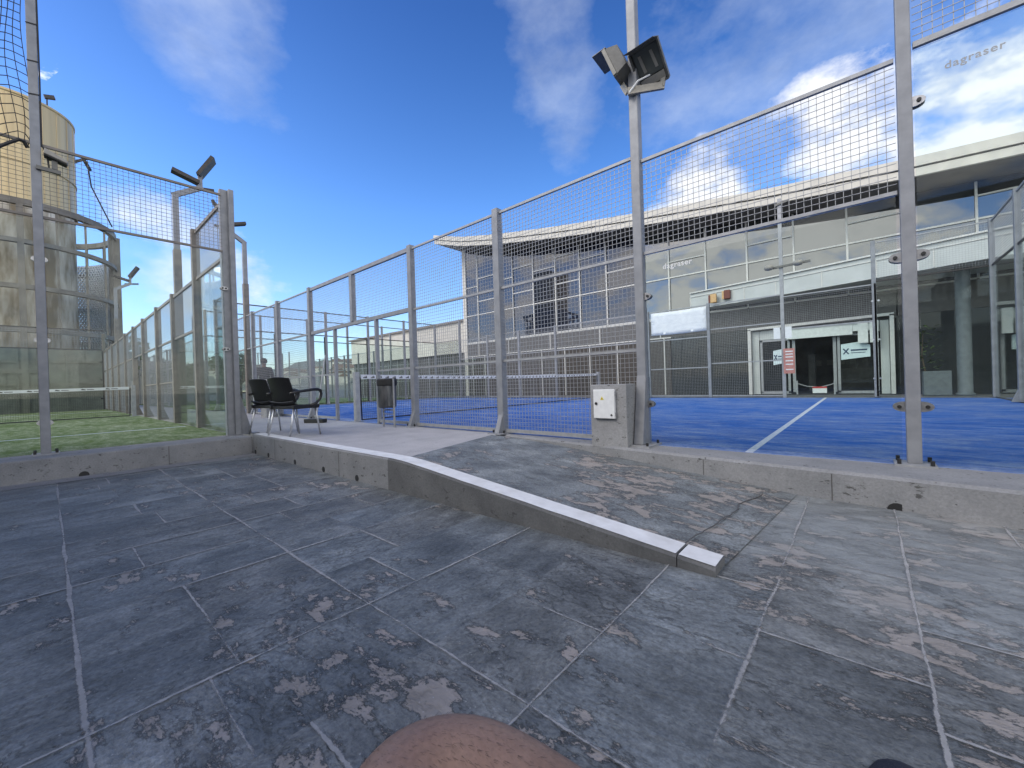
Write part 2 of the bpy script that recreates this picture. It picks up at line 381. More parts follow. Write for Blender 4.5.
def make_skin():
    m, nt, b = new_mat('tanned_skin'); co = coords(nt)
    base = ramp(nt, noise_node(nt, co, 14, 6), [(.3, (.215, .135, .10)), (.7, (.28, .185, .14))])
    base = mix(nt, 1, base, ramp(nt, noise_node(nt, co, 160, 4, .6), [(.3, .85), (.7, 1.1)]), 'MULTIPLY')
    hs = coords(nt, (90, 260, 60), (R_(20), R_(15), R_(35)))
    vo = N(nt, 'ShaderNodeTexVoronoi'); vo.inputs['Scale'].default_value = 1.6; nt.links.new(hs, vo.inputs['Vector'])
    hair = math_(nt, 'MULTIPLY', ramp(nt, vo.outputs['Distance'], [(.2, 1.), (.28, 0.)]), ramp(nt, noise_node(nt, co, 30, 3), [(.4, .2), (.6, .85)]))
    base = mix(nt, math_(nt, 'MULTIPLY', hair, .3), base, (.03, .018, .014))
    setc(nt, b, base); b.inputs['Roughness'].default_value = .5; b.inputs['Specular IOR Level'].default_value = .35
    b.inputs['Subsurface Weight'].default_value = .08; b.inputs['Subsurface Radius'].default_value = (.01, .004, .002)
    bump(nt, b, noise_node(nt, co, 120, 6, .65), .12, .003)
    return m
M['skin'] = make_skin()

# ------------------------------------------------------------------ light and sky
SUN_EL = R_(42); SUN_ROT = R_(207)
sdir = Vector((math.sin(SUN_ROT)*math.cos(SUN_EL), math.cos(SUN_ROT)*math.cos(SUN_EL), math.sin(SUN_EL)))
sl = bpy.data.lights.new('sun', 'SUN'); sl.energy = 0.9; sl.angle = R_(24); sl.color = (1.0, .93, .82)
so = bpy.data.objects.new('sun', sl); C.objects.link(so); so.rotation_euler = sdir.to_track_quat('Z', 'Y').to_euler(); so.location = (0, -5, 30)

w = bpy.data.worlds.new('World'); sc.world = w; w.cycles.sampling_method = 'MANUAL'; w.cycles.sample_map_resolution = 384; w.use_nodes = True; nt = w.node_tree
bg = nt.nodes['Background']; bg.inputs[1].default_value = .15
sky = N(nt, 'ShaderNodeTexSky', sky_type='NISHITA'); sky.sun_disc = False; sky.sun_elevation = SUN_EL; sky.sun_rotation = SUN_ROT
sky.air_density = 1.0; sky.dust_density = .5; sky.ozone_density = 3.0
tc = N(nt, 'ShaderNodeTexCoord'); gen = tc.outputs['Generated']
hs = N(nt, 'ShaderNodeHueSaturation'); hs.inputs['Saturation'].default_value = 1.25; hs.inputs['Value'].default_value = 1.0
nt.links.new(sky.outputs[0], hs.inputs['Color'])
SKYC = mix(nt, 1, hs.outputs[0], (1.10, 1.0, 1.10), 'MULTIPLY')
def bank(u, v, au, av, tilt=0., soft=.5, d=None):
    """mask of one cloud bank: an ellipse on the sky about a direction, edges broken by noise"""
    c = d or sky_dir(u, v)
    east = c.cross(Vector((0,0,1))).normalized(); north = east.cross(c)
    e = east*math.cos(tilt)+north*math.sin(tilt); n = -east*math.sin(tilt)+north*math.cos(tilt)
    def dot(vec):
        m = N(nt, 'ShaderNodeVectorMath', operation='DOT_PRODUCT'); nt.links.new(gen, m.inputs[0]); m.inputs[1].default_value = vec; return m.outputs['Value']
    x = math_(nt, 'DIVIDE', dot(e), au); y = math_(nt, 'DIVIDE', dot(n), av)
    r2_ = math_(nt, 'ADD', math_(nt, 'MULTIPLY', x, x), math_(nt, 'MULTIPLY', y, y))
    front = math_(nt, 'GREATER_THAN', dot(c), 0.)
    g = math_(nt, 'SUBTRACT', 1., math_(nt, 'SQRT', r2_), False)
    return math_(nt, 'ADD', math_(nt, 'MULTIPLY', math_(nt, 'MAXIMUM', g, -1.5), front), math_(nt, 'MULTIPLY', math_(nt, 'SUBTRACT', front, 1.), 1.5))
mp = N(nt, 'ShaderNodeMapping'); mp.inputs['Scale'].default_value = (1, 1, 1.7); nt.links.new(gen, mp.inputs[0])
wisp = noise_node(nt, mp.outputs[0], 4.2, 6, .6)
puff = noise_node(nt, mp.outputs[0], 9.0, 6, .6)
def cover(masks, nse, lo, hi, gain=1.4, namp=1.0):
    g = masks[0]
    for q in masks[1:]: g = math_(nt, 'MAXIMUM', g, q)
    k = math_(nt, 'ADD', math_(nt, 'MULTIPLY', math_(nt, 'MINIMUM', g, .45), gain), math_(nt, 'MULTIPLY', math_(nt, 'SUBTRACT', nse, .5), namp))
    return ramp(nt, k, [(lo, 0.), (hi, 1.)])
W1 = cover([bank(205, 20, .17, .13, -.7), bank(775, 45, .30, .20, .4), bank(555, 40, .10, .2, .2), bank(1000, 20, .14, .1)], wisp, .05, 1.15, 1.15, 2.2)
W2 = cover([bank(700, 190, .11, .09, .25), bank(850, 125, .11, .12, .5), bank(955, 130, .17, .13, .3), bank(890, 170, .26, .08, .3)], puff, .08, .52, 1.0, 1.8)
W4 = cover([bank(165, 222, .12, .05, -.2), bank(215, 285, .13, .09, .2)], puff, .06, .8, 1.1, 2.0)
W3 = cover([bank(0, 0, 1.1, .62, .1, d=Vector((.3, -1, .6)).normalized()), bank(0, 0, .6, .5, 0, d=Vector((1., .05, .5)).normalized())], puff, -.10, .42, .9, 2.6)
shade_n = ramp(nt, puff, [(.36, .74), (.58, 1.0)])
sz = N(nt, 'ShaderNodeSeparateXYZ'); nt.links.new(gen, sz.inputs[0])
SKYC = mix(nt, 1, SKYC, ramp(nt, sz.outputs[2], [(.12, (1., 1., 1.)), (.38, (.92, .96, 1.0)), (.68, (.50, .56, .68))]), 'MULTIPLY')
def cl(col, k): return mix(nt, 1, tuple(x*k for x in col), shade_n, 'MULTIPLY')
s1 = mix(nt, math_(nt, 'MULTIPLY', W1, .55), SKYC, cl((2.9, 3.3, 4.0), 1.0))
s1 = mix(nt, math_(nt, 'MULTIPLY', W4, .85), s1, cl((4.0, 4.2, 4.5), 1.0))
s2 = mix(nt, math_(nt, 'MULTIPLY', W2, .93), s1, cl((4.4, 4.45, 4.55), 1.0))
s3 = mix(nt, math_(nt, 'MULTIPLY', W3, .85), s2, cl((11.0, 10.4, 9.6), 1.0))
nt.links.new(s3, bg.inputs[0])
sc.view_settings.view_transform = 'Standard'; sc.view_settings.look = 'None'; sc.view_settings.gamma = 1
sc.view_settings.exposure = 0.8; sc.view_settings.use_curve_mapping = False
sc.cycles.max_bounces = 6; sc.cycles.transparent_max_bounces = 24; sc.cycles.glossy_bounces = 3; sc.cycles.diffuse_bounces = 2
sc.cycles.use_denoising = True; sc.cycles.caustics_reflective = False; sc.cycles.caustics_refractive = False

# ================================================================== GROUND
ZP = -.26
def pz(x, y): return ZP + .03*max(0., min(1.9, y-2.0))
gm = MB(); gm.add([(-1500,-1500,-.34),(1500,-1500,-.34),(1500,1500,-.34),(-1500,1500,-.34)], [(0,1,2,3)])
structure('ground', gm, M['ground'])

# pavement: ashlar tiles, each a face with its own tint, joints as thin worn strips
pav_v = []; pav_f = []; pav_t = []; segs = []
def tile(x0, y0, x1, y1):
    nx = 1; ny = max(1, int((y1-y0)/.3)) if y1 > 2.0 else 1
    t = (random.uniform(.88, 1.12), random.uniform(-.025, .025), 0. if (x0+x1)/2+random.uniform(-.5, .5) < -1.2 else 1., (random.uniform(-20, 20), random.uniform(-20, 20)))
    for j in range(ny):
        ya = y0+(y1-y0)*j/ny; yb = y0+(y1-y0)*(j+1)/ny; n = len(pav_v)
        pav_v.extend([(x0,ya,pz(x0,ya)),(x1,ya,pz(x1,ya)),(x1,yb,pz(x1,yb)),(x0,yb,pz(x0,yb))]); pav_f.append((n,n+1,n+2,n+3)); pav_t.append(t)
def seg(p, q): segs.append((p, q))
rnd = random.Random(3)
xs_ = [-7.02]+[round(.135+.445*k, 3) for k in range(-16, 11)]; xs_ = [x for x in xs_ if -7.03 < x < 4.6]
xs_ = sorted(set(x for x in xs_ if x == -7.02 or x > -6.75))
for n, (xa, xb) in enumerate(zip(xs_, xs_[1:])):
    top = 2.04 if xb < -.40 else 3.98
    cuts = [-5., .05, .90, top]
    y = -5.+rnd.uniform(.4, .9)
    while y < -.3: cuts.append(round(y, 3)); y += rnd.choice([.44, .66, .88])
    if rnd.random() < .75: cuts.append(rnd.choice([.33, .42, .47, .55]))
    y = .90+rnd.choice([.25, .44, .60])
    while y < top-.2: cuts.append(round(y, 3)); y += rnd.choice([.44, .55, .78])
    cuts = sorted(set(cuts))
    for ya, yb in zip(cuts, cuts[1:]):
        if yb-ya > .01: tile(xa, ya, xb, yb)
    for y in cuts[1:-1]:
        if y not in (.05, .90): seg((xa, y), (xb, y))
    if rnd.random() < .9 or xb > -.9: seg((xb, -5), (xb, 2.04 if xb < -.42 else 3.98))
for y in (.05, .90): seg((-7.02, y), (4.5, y))
me = bpy.data.meshes.new('pavement'); me.from_pydata(pav_v, [], pav_f); me.materials.append(M['slate'])
ca = me.color_attributes.new('tint', 'FLOAT_COLOR', 'CORNER'); sa = me.attributes.new('shift', 'FLOAT_VECTOR', 'CORNER')
for p in me.polygons:
    v, h, gr, sf = pav_t[p.index]
    for li in p.loop_indices: ca.data[li].color = (v*(1+h), v, v*(1-h), gr); sa.data[li].vector = (sf[0], sf[1], 0)
o = bpy.data.objects.new('pavement', me); C.objects.link(o); o['kind'] = 'structure'
jv = []; jf = []; je = []
for (xa, ya), (xb, yb) in segs:
    d = Vector((xb-xa, yb-ya)); L = d.length
    if L < .02: continue
    d /= L; n = Vector((-d.y, d.x)); m = max(2, int(L/.12)); base = len(jv)
    hw = rnd.uniform(.0046, .0066) if L > 1.5 else rnd.uniform(.004, .0055); fade = rnd.choice([0, 0, .15, .4])
    for i in range(m+1):
        s = L*i/m; wob = noise.noise(Vector((xa*3+s*4, ya*3+s*4, L)))*.007; hw2 = hw*(1+.12*noise.noise(Vector((xa+s*7, ya+s*9, 3.3))))
        for k, e in ((-1.6, 1), (0, fade), (1.6, 1)):
            p = Vector((xa, ya))+d*s+n*(wob+k*hw2); jv.append((p.x, p.y, pz(p.x, p.y)+(.003 if abs(d.x) > .5 else .0044))); je.append(e)
    for i in range(m):
        for k in (0, 1):
            a = base+i*3+k; jf.append((a, a+1, a+4, a+3))
me = bpy.data.meshes.new('pavement_joint'); me.from_pydata(jv, [], jf); me.materials.append(M['joint'])
at = me.attributes.new('edge', 'FLOAT', 'POINT')
for i, e in enumerate(je): at.data[i].value = e
o = bpy.data.objects.new('pavement_joint', me); C.objects.link(o); o['kind'] = 'structure'

# raised walkway between the courts, its kerb and the ramp
pl = MB(); pl.prism([(-60,2.2,-.3),(-3.28,2.2,-.3),(-3.72,4.02,-.3),(-60,4.02,-.3)], (0,0,.3))
structure('walkway', pl, M['platform'])
RX0, RX1 = -3.3, -.5
def ez_(t): return (t*t/.28 if t < .14 else t-.07)/.93
def rz(x): return (ZP+.012)*ez_(min(1, max(0, (RX0-x)/(RX0-RX1))))
nr = 16; rv = []; rf = []
for i in range(nr+1):
    t = i/nr
    for j in range(9):
        s = j/8; xa = RX0+(-3.74-RX0)*s; xb = RX1-.03+(-.33-RX1)*s; x = xa+(xb-xa)*t; y = 2.19+(3.86-2.19)*s
        rv.append((x, y, .001+(ZP+.012+.045*s)*ez_(t)))
for i in range(nr):
    for j in range(8): a = i*9+j; rf.append((a, a+9, a+10, a+1))
rv2 = MB(); rv2.add(rv, rf); o = structure('ramp', rv2, M['slate_ramp'])
ca = o.data.color_attributes.new('tint', 'FLOAT_COLOR', 'CORNER')
for q in ca.data: q.color = (1, 1, 1, 1)
# crack across the foot of the ramp
ck = MB(); pts = []
for i in range(61):
    s = i/60; pts.append((-.74+.18*s+.035*noise.noise(Vector((s*6, 1, 2)))+.012*noise.noise(Vector((s*31, 4, 2))), 2.2+1.6*s, ZP+.033+.03*s+.02*(1-s)))
for a, b in zip(pts, pts[1:]): ck.bar(a, b, .006+.004*abs(noise.noise(Vector((a[1]*9, 0, 0)))), .003)
structure('ramp_crack', ck, M['stone'])

kb = MB()
prof = lambda x, z: [(x, 2.03, -.34), (x, 2.2, -.34), (x, 2.2, z-.006), (x, 2.19, z), (x, 2.042, z), (x, 2.03, z-.014)]
xs = [-7.0, -6.0, -5.0, -4.0, -3.3, -3.2, -3.1, -3.0, -2.9, -2.6, -1.9, -1.2, -.72]
kd = MB()
for a, b in zip(xs, xs[1:]):
    kb_ = kb if b < -3.25 else kd
    za, zb = rz(a)+.03, rz(b)+.03
    A = prof(a, za); B = prof(b, zb); kb_.add(A+B, [(i, (i+1)%6, (i+1)%6+6, i+6) for i in range(6)]+[(5,4,3,2,1,0), (6,7,8,9,10,11)])
A = prof(-.715, rz(-.715)+.03); B = prof(-.54, ZP+.044); kd.add(A+B, [(i, (i+1)%6, (i+1)%6+6, i+6) for i in range(6)]+[(5,4,3,2,1,0), (6,7,8,9,10,11)])
structure('walkway_kerb', kb, M['kerb']); structure('ramp_kerb', kd, M['kerb_dark'])
wp = MB(); xs2 = [-7.0+i*.1 for i in range(63)]+[-.725]
for (a, b) in list(zip(xs2, xs2[1:]))+[(-.71, -.543)]:
    j1 = .008*noise.noise(Vector((a*5, 0, 1))); j2 = .008*noise.noise(Vector((b*5, 0, 1)))
    wp.add([(a,2.040+j1,rz(a)+.034),(b,2.040+j2,rz(b)+.034),(b,2.192+j2*.5,rz(b)+.034),(a,2.192+j1*.5,rz(a)+.034)], [(0,1,2,3)])
structure('white_kerb_paint', wp, M['white_paint'])
dh = MB(); HOLES = (-7.0+.12, -6.35, -5.42, -4.62, -3.87)
for x in HOLES: dh.path([(x, 2.06, ZP+.035), (x, 2.026, ZP+.035)], .032, 10)
dh.path([(-7.06, .27, ZP+.012), (-6.996, .27, ZP+.012)], .045, 14)
structure('drain_hole', dh, M['black'])

gk = MB(); gk.prism([(-7.62,-9,-.34),(-7.0,-9,-.34),(-7.0,2.03,-.34),(-7.62,2.03,-.34)], (0,0,.34))
structure('green_court_kerb', gk, M['kerb'], bevel=.015)
st = MB(); st.add([(-7.0,-5,ZP+.004),(-6.62,-5,ZP+.004),(-6.72,2.03,ZP+.004),(-7.0,2.03,ZP+.004)], [(0,1,2,3)])
structure('gutter_strip', st, M['kerb'])

# kerb under the near fence of the blue court (its front runs slightly askew)
bk = MB(); kf = [(-3.9, 4.02), (-3.2, 3.92), (-1.5, 3.73), (.25, 3.55), (1.4, 3.40), (4.5, 3.0)]
bx = MB()
for (xa, ya), (xb, yb) in zip(kf, kf[1:]):
    A = [(xa, ya, -.34), (xa, ya, -.022), (xa, ya+.018, -.002), (xa, 4.06, 0.0), (xa, 4.06, -.34)]
    B = [(xb, yb, -.34), (xb, yb, -.022), (xb, yb+.018, -.002), (xb, 4.06, 0.0), (xb, 4.06, -.34)]
    bk.add(A+B, [(i, (i+1)%5, (i+1)%5+5, i+5) for i in range(5)])
bk.add([(-60,4.021,-.34),(-3.9,4.021,-.34),(-3.9,4.06,-.34),(-60,4.06,-.34),(-60,4.021,0),(-3.9,4.021,0),(-3.9,4.06,0),(-60,4.06,0)], [(3,2,1,0),(4,5,6,7),(0,1,5,4),(1,2,6,5),(2,3,7,6),(3,0,4,7)])
structure('blue_court_kerb', bk, M['kerb'])
dr = MB(); dr.path([(.15, 3.7, pz(0,3.6)-.005), (.15, 3.558, pz(0,3.6)-.005)], .05, 16)
dr.path([(-.62, 3.8, pz(0,3.6)-.0), (-.62, 3.668, pz(0,3.6)-.0)], .035, 14)
structure('kerb_drain_hole', dr, M['black'])
kj = MB()
def kfy(x):
    for (xa, ya), (xb, yb) in zip(kf, kf[1:]):
        if xa <= x <= xb: return ya+(yb-ya)*(x-xa)/(xb-xa)
for x in (-1.05, -.18, 1.3): kj.box((x-.0025, kfy(x)-.0015, -.3), (x+.0025, kfy(x)+.02, -.026))
for x in (-6.1, -4.25): kj.box((x-.003, 2.0285, -.3), (x+.003, 2.04, .012))
for y in (-1.1, 1.05): kj.box((-7.01, y-.003, -.3), (-6.9985, y+.003, -.018))
structure('kerb_joint', kj, M['stone'])

YN = D; YF = D+10.0; XR = X0+2; XL = X0-18; XNET = X0-8
def slab(name, x0, y0, x1, y1, z, m):
    q = MB(); nx = 8
    q.add([(x0,y0,z),(x1,y0,z),(x1,y1,z),(x0,y1,z)], [(0,1,2,3)]); return structure(name, q, m)
bcm = MB(); bcm.box((XL, 4.062, -.3), (XR, YF+.02, -.004)); structure('blue_court', bcm, M['blue'])
cl_ = MB()
for x in (XNET+6.95, XNET-6.95): cl_.box((x-.03, 4.10, -.004), (x+.03, YF-.02, 0.0))
structure('court_line', cl_, M['line'])
fk = MB(); fk.box((XL-1.5, YF+.021, -.34), (XR+1.5, YF+.35, .03)); fk.box((XR+.021, 4.2, -.34), (XR+.3, YF+.02, .02)); fk.box((XL-.35, 4.07, -.34), (XL-.02, YF+.02, .01))
structure('court_edge_kerb', fk, M['wall_grey'])

GX = -7.5; GY = 1.95; GL = 21.6; GZ = .0
gcm = MB(); gcm.box((GX-GL, GY-10.3, -.3), (GX-.1, GY-.0, .004)); structure('green_court', gcm, M['green'])
gl = MB(); gl.box((-10.55, GY-10, .004), (-10.48, GY-.1, .009)); gl.box((-24.5, GY-10, .004), (-24.43, GY-.1, .009)); structure('green_court_line', gl, M['line'])
g2 = MB(); g2.box((XL-23, 4.3, -.3), (XL-2.2, YF, -.002)); structure('far_green_court', g2, M['green'])

# ================================================================== FENCES
class Fence:
    def __init__(s, name, label, cat, origin, direction, group, mats=('steel', 'steel_light', 'wire', 'glass')):
        s.o = Vector(origin); s.d = Vector(direction).normalized(); s.n = Vector((s.d.y, -s.d.x, 0))
        s.root = thing(name, label, cat, origin, group); s.ms, s.mr, s.mw, s.mg = [M[k] for k in mats]
    def P(s, a, off, z): p = s.o+s.d*a+s.n*off; return Vector((p.x, p.y, s.o.z+z))
    def post(s, a, h, w=.10, flare=.25, plate=True, fl=.09, m=None, name='post', side=1):
        b = MB(); b.bar(s.P(a, 0, .012), s.P(a, 0, h), w, w, up=s.n)
        if flare:
            k = w/2-.012
            b.prism([s.P(a-k, side*(w/2-.005), flare), s.P(a-k, side*(w/2+fl), .012), s.P(a-k, side*(w/2-.005), .012)], s.d*(2*k))
        o = b.build(name, m or s.ms, s.root, bevel=.006)
        if plate:
            q = MB(); e = w/2+.07; q.prism([s.P(a-e, -e, 0), s.P(a+e, -e, 0), s.P(a+e, e+fl*.8, 0), s.P(a-e, e+fl*.8, 0)], (0,0,.014)); q.build('base_plate', s.mr, o)
            t = MB()
            for aa in (-1, 1):
                for bb in (-1, 1): c = s.P(a+aa*(e-.025), bb*(e-.025), .014); t.path([c, c+Vector((0,0,.035))], .013, 6)
            split_build(t, 'anchor_bolt', M['black'], o)
        return o
    def rail(s, a, b, z, w=.04, h=.05, off=0., m=None):
        q = MB(); q.bar(s.P(a, off, z), s.P(b, off, z), w, h); return q.build('rail', m or s.mr, s.root)
    def mesh(s, a, b, z0, z1, cell=.05, wire=.0042, off=0., m=None, name='mesh_panel'):
        q = MB(); n = max(1, round((b-a)/cell)); k = max(1, round((z1-z0)/cell))
        for i in range(1, n): q.bar(s.P(a+(b-a)*i/n, off, z0), s.P(a+(b-a)*i/n, off, z1), wire, caps=False, up=s.n)
        for j in range(1, k): q.bar(s.P(a, off+wire, z0+(z1-z0)*j/k), s.P(b, off+wire, z0+(z1-z0)*j/k), wire, caps=False)
        return q.build(name, m or s.mw, s.root, fix=False)
    def glass(s, a, b, z0, z1, off=0., discs=(), m=None, t=.012):
        q = MB(); q.prism([s.P(a, off-t/2, z0), s.P(b, off-t/2, z0), s.P(b, off+t/2, z0), s.P(a, off+t/2, z0)], (0,0,z1-z0))
        o = q.build('glass_pane', m or s.mg, s.root)
        for aa, zz, r in discs:
            e = MB(); sg = 1
            ring = [s.P(aa+r*1.25*math.cos(2*PI*i/18), off+.012, zz+r*.72*math.sin(2*PI*i/18)) for i in range(18)]
            e.prism(ring, s.n*.014)
            ring = [s.P(aa+r*1.25*math.cos(2*PI*i/18), off-.026, zz+r*.72*math.sin(2*PI*i/18)) for i in range(18)]
            e.prism(ring, s.n*.014); split_build(e, 'glass_clamp', M['disc'], o)
            e = MB()
            for dx in (-.55, .55):
                c = s.P(aa+dx*r, off+.026, zz); e.path([c, c+s.n*.012], .013, 8)
            split_build(e, 'clamp_bolt', M['black'], o)
        return o

def lettering(s, txt, pos, xdir, zdir, size, m, parent, depth=.001):
    cu = bpy.data.curves.new('lettering', 'FONT'); cu.body = txt; cu.size = size; cu.extrude = depth; cu.space_character = 1.12; cu.offset = size*.012
    ob = bpy.data.objects.new('t', cu); C.objects.link(ob)
    bpy.context.view_layer.update()
    me = bpy.data.meshes.new_from_object(ob.evaluated_get(bpy.context.evaluated_depsgraph_get()))
    bpy.data.objects.remove(ob)
    me.name = 'lettering'; me.materials.clear(); me.materials.append(m)
    x = Vector(xdir).normalized(); z = Vector(zdir).normalized(); y = z.cross(x)
    Mx = Matrix(((x.x, z.x, -y.x, 0), (x.y, z.y, -y.y, 0), (x.z, z.z, -y.z, 0), (0, 0, 0, 1)))
    off = Vector((0,0,0)); p = parent
    while p is not None: off += root_loc.get(p, Vector((0,0,0))); p = p.parent
    me.transform(Matrix.Translation(Vector(pos)-off) @ Mx)
    o = bpy.data.objects.new('lettering', me); C.objects.link(o); o.parent = parent; return o

# --- near fence of the blue court: s runs to the LEFT (-X) from the tall post
f = Fence('court_fence', 'near grey mesh and glass fence of the blue court, with open doorway beside the net', 'fence', (X0, YN, 0), (-1, 0, 0), None)
# normal of s.d=(-1,0) is (0,1): flip so that "off" positive faces the walkway
f.n = Vector((0, -1, 0))
f.post(0, 4.06, .078, 0, True, .0)
SEG = [2, 4, 6, 10, 12, 14, 16, 18]
for a in SEG[1:]:
    f.post(a, 3.06 if a < 16 else 4.05, .10, .27)
# P1 - light pole: 2 m of glass, mesh above
f.rail(.05, 1.95, 2.93, .03, .03); f.rail(.05, 1.95, 1.975, .03, .028)
f.mesh(.05, 1.95, 1.99, 2.93)
gp = f.glass(.06, 1.94, .03, 1.955, 0, [(.045, 1.5, .05), (.045, .42, .05), (1.945, 1.53, .05), (1.945, .42, .05)])
lettering(f, 'dagraser', (-1.49, YN-.008, 1.775), (1, 0, 0), (0, 0, 1), .072, M['letter_white'], gp)
for a, b in ((2, 4), (4, 6)):
    f.rail(a+.05, b-.05, 3.0, .03, .03); f.rail(a+.05, b-.05, 1.975, .03, .03); f.rail(a+.05, b-.05, .985, .03, .028); f.rail(a+.05, b-.05, .04, .04, .045)
    f.mesh(a+.05, b-.05, .06, 3.0)
# doorway bay: mesh above the lintel only
f.rail(6.05, 9.95, 3.0, .05, .07, m=f.ms); f.rail(6.05, 9.95, 1.985, .05, .07, m=f.ms)
q = MB(); q.bar(f.P(8, 0, 2.02), f.P(8, 0, 2.965), .09, .09, up=f.n); q.build('door_post', f.ms, f.root)
f.mesh(6.05, 7.95, 2.0, 2.97); f.mesh(8.05, 9.95, 2.0, 2.97)
for a in (7.14, 8.80):
    q = MB(); q.bar(f.P(a, 0, 0), f.P(a, 0, 1.95), .06, .06, up=f.n); q.build('door_jamb', f.ms, f.root)
for a, b in ((6.05, 7.11), (8.83, 9.95)):
    f.rail(a, b, .99, .035, .035); f.rail(a, b, .05, .04, .05)
for a, b in ((10, 12), (12, 14)):
    f.rail(a+.05, b-.05, 3.0, .03, .03); f.rail(a+.05, b-.05, 1.985, .035, .035); f.rail(a+.05, b-.05, .99, .035, .035); f.rail(a+.05, b-.05, .04, .04, .045)
    f.mesh(a+.05, b-.05, .06, 3.0)
f.rail(14.05, 15.95, 3.0, .03, .03); f.rail(14.05, 15.95, 1.985, .03, .04); f.mesh(14.05, 15.95, 2.0, 3.0); f.glass(14.05, 15.95, .03, 1.96)
f.rail(16.05, 17.95, 4.0, .03, .03); f.rail(16.05, 17.95, 3.0, .03, .04); f.mesh(16.05, 17.95, 3.0, 4.0); f.glass(16.05, 17.95, .03, 2.97)
# right of the tall post: 3 m of glass, mesh above
f.rail(-1.95, -.05, 4.0, .03, .03); f.rail(-1.95, -.05, 2.985, .03, .04); f.mesh(-1.95, -.05, 3.0, 4.0)
gp = f.glass(-1.95, -.05, .03, 2.95, 0, [(-.045, 2.58, .05), (-.045, 1.5, .05), (-.045, .42, .05)])
lettering(f, 'dagraser', (X0+.20, YN-.008, 2.735), (1, 0, 0), (0, 0, 1), .07, M['letter_grey'], gp)
f.post(-2, 4.06, .10, .27)

# --- far fence of the blue court
g = Fence('court_fence', 'far mesh and glass fence of the blue court in front of the glass building', 'fence', (X0, YF, 0), (-1, 0, 0), None)
g.n = Vector((0, 1, 0))
for a in (4, 6, 10, 12, 14): g.post(a, 3.05, .09, 0, False)
for a in (-2, 0, 16, 18): g.post(a, 4.05, .09, 0, False)
for a, b in ((4, 6), (10, 12), (12, 14)):
    for z in (3.0, 1.985, .99, .06): g.rail(a+.05, b-.05, z, .03, .035)
    g.mesh(a+.05, b-.05, .06, 3.0, .05, .0035)
for z in (3.0, 1.985): g.rail(6.05, 9.95, z, .04, .05)
g.mesh(6.05, 9.95, 2.0, 3.0, .05, .0035)
for z in (3.0, 2.2, 1.1, .06): g.rail(2.05, 3.95, z, .03, .035)
g.mesh(2.05, 3.95, .06, 3.0, .05, .0035)
for a, b in ((0, 2), (14, 16)):
    g.rail(a+.05, b-.05, 2.93, .03, .03); g.rail(a+.05, b-.05, 1.985, .03, .04); g.mesh(a+.05, b-.05, 2.0, 2.93, .05, .0035)
    g.glass(a+.05, b-.05, .03, 1.95)
for a, b in ((-2, 0), (16, 18)):
    g.rail(a+.05, b-.05, 4.0, .03, .03); g.rail(a+.05, b-.05, 3.0, .03, .03, m=M['dark_steel']); g.mesh(a+.05, b-.05, 3.0, 4.0, .05, .0035)
    o = g.glass(a+.03, b-.03, .03, 2.97)
q = MB(); q.bar(g.P(-.02, -.03, .03), g.P(-.02, -.03, 2.95), .04, .03, up=g.n); gk_ = q.build('glass_joint', M['gasket'], g.root)
q = MB()
for z in (.5, 1.5, 2.5):
    for dx in (-.08, .04): c = g.P(dx, -.06, z); q.path([c, c+Vector((0, .03, 0))], .025, 10)
split_build(q, 'joint_clamp', M['alu'], gk_)
# banner hung on the far fence
bn = thing('banner', 'blank white banner tied to the far fence of the blue court', 'banner', (X0-4.9, YF-.05, 2.2))
grid = [[(X0-5.86+1.82*i/10, YF-.06-.012*math.sin(i*1.3)*math.sin(j*.9), 2.18+.78*j/6-.02*math.sin(PI*i/10)) for j in range(7)] for i in range(11)]
b_ = MB(); b_.sheet(grid, .003); b_.build('cloth', M['banner'], bn, smooth=True)

# --- right end wall of the blue court
e = Fence('glass_wall', 'right-hand end glass wall of the blue court, with mesh strip on top', 'glass wall', (XR, YF, 0), (0, -1, 0), None)
for a in (2, 4, 6, 8): e.post(a, 4.05, .09, .27, False)
for i in range(5):
    a = 2*i; e.glass(a+.03, a+1.97, .03, 2.97); e.mesh(a+.05, a+1.95, 3.0, 4.0, .05, .0035)
    e.rail(a+.05, a+1.95, 4.0, .03, .04); e.rail(a+.05, a+1.95, 3.0, .03, .04, m=M['dark_steel'])
# --- left end wall of the blue court
e = Fence('glass_wall', 'left-hand end wall of the blue court, glass below and mesh above', 'glass wall', (XL, YN, 0), (0, 1, 0), None)
for a in (2, 4, 6, 8): e.post(a, 4.05, .09, .27, False)
for i in range(5):
    a = 2*i; e.glass(a+.03, a+1.97, .03, 2.97, m=M['glass']); e.mesh(a+.05, a+1.95, 3.0, 4.0, .06, .0035)
    e.rail(a+.05, a+1.95, 4.0, .03, .04, m=M['dark_steel']); e.rail(a+.05, a+1.95, 3.0, .03, .04, m=M['dark_steel'])
for y in (2, 4, 6):
    q = MB(); q.bar(e.P(y-.06, -.04, .03), e.P(y-.06, -.04, 2.95), .03, .03); q.build('glass_joint', M['gasket'], e.root)

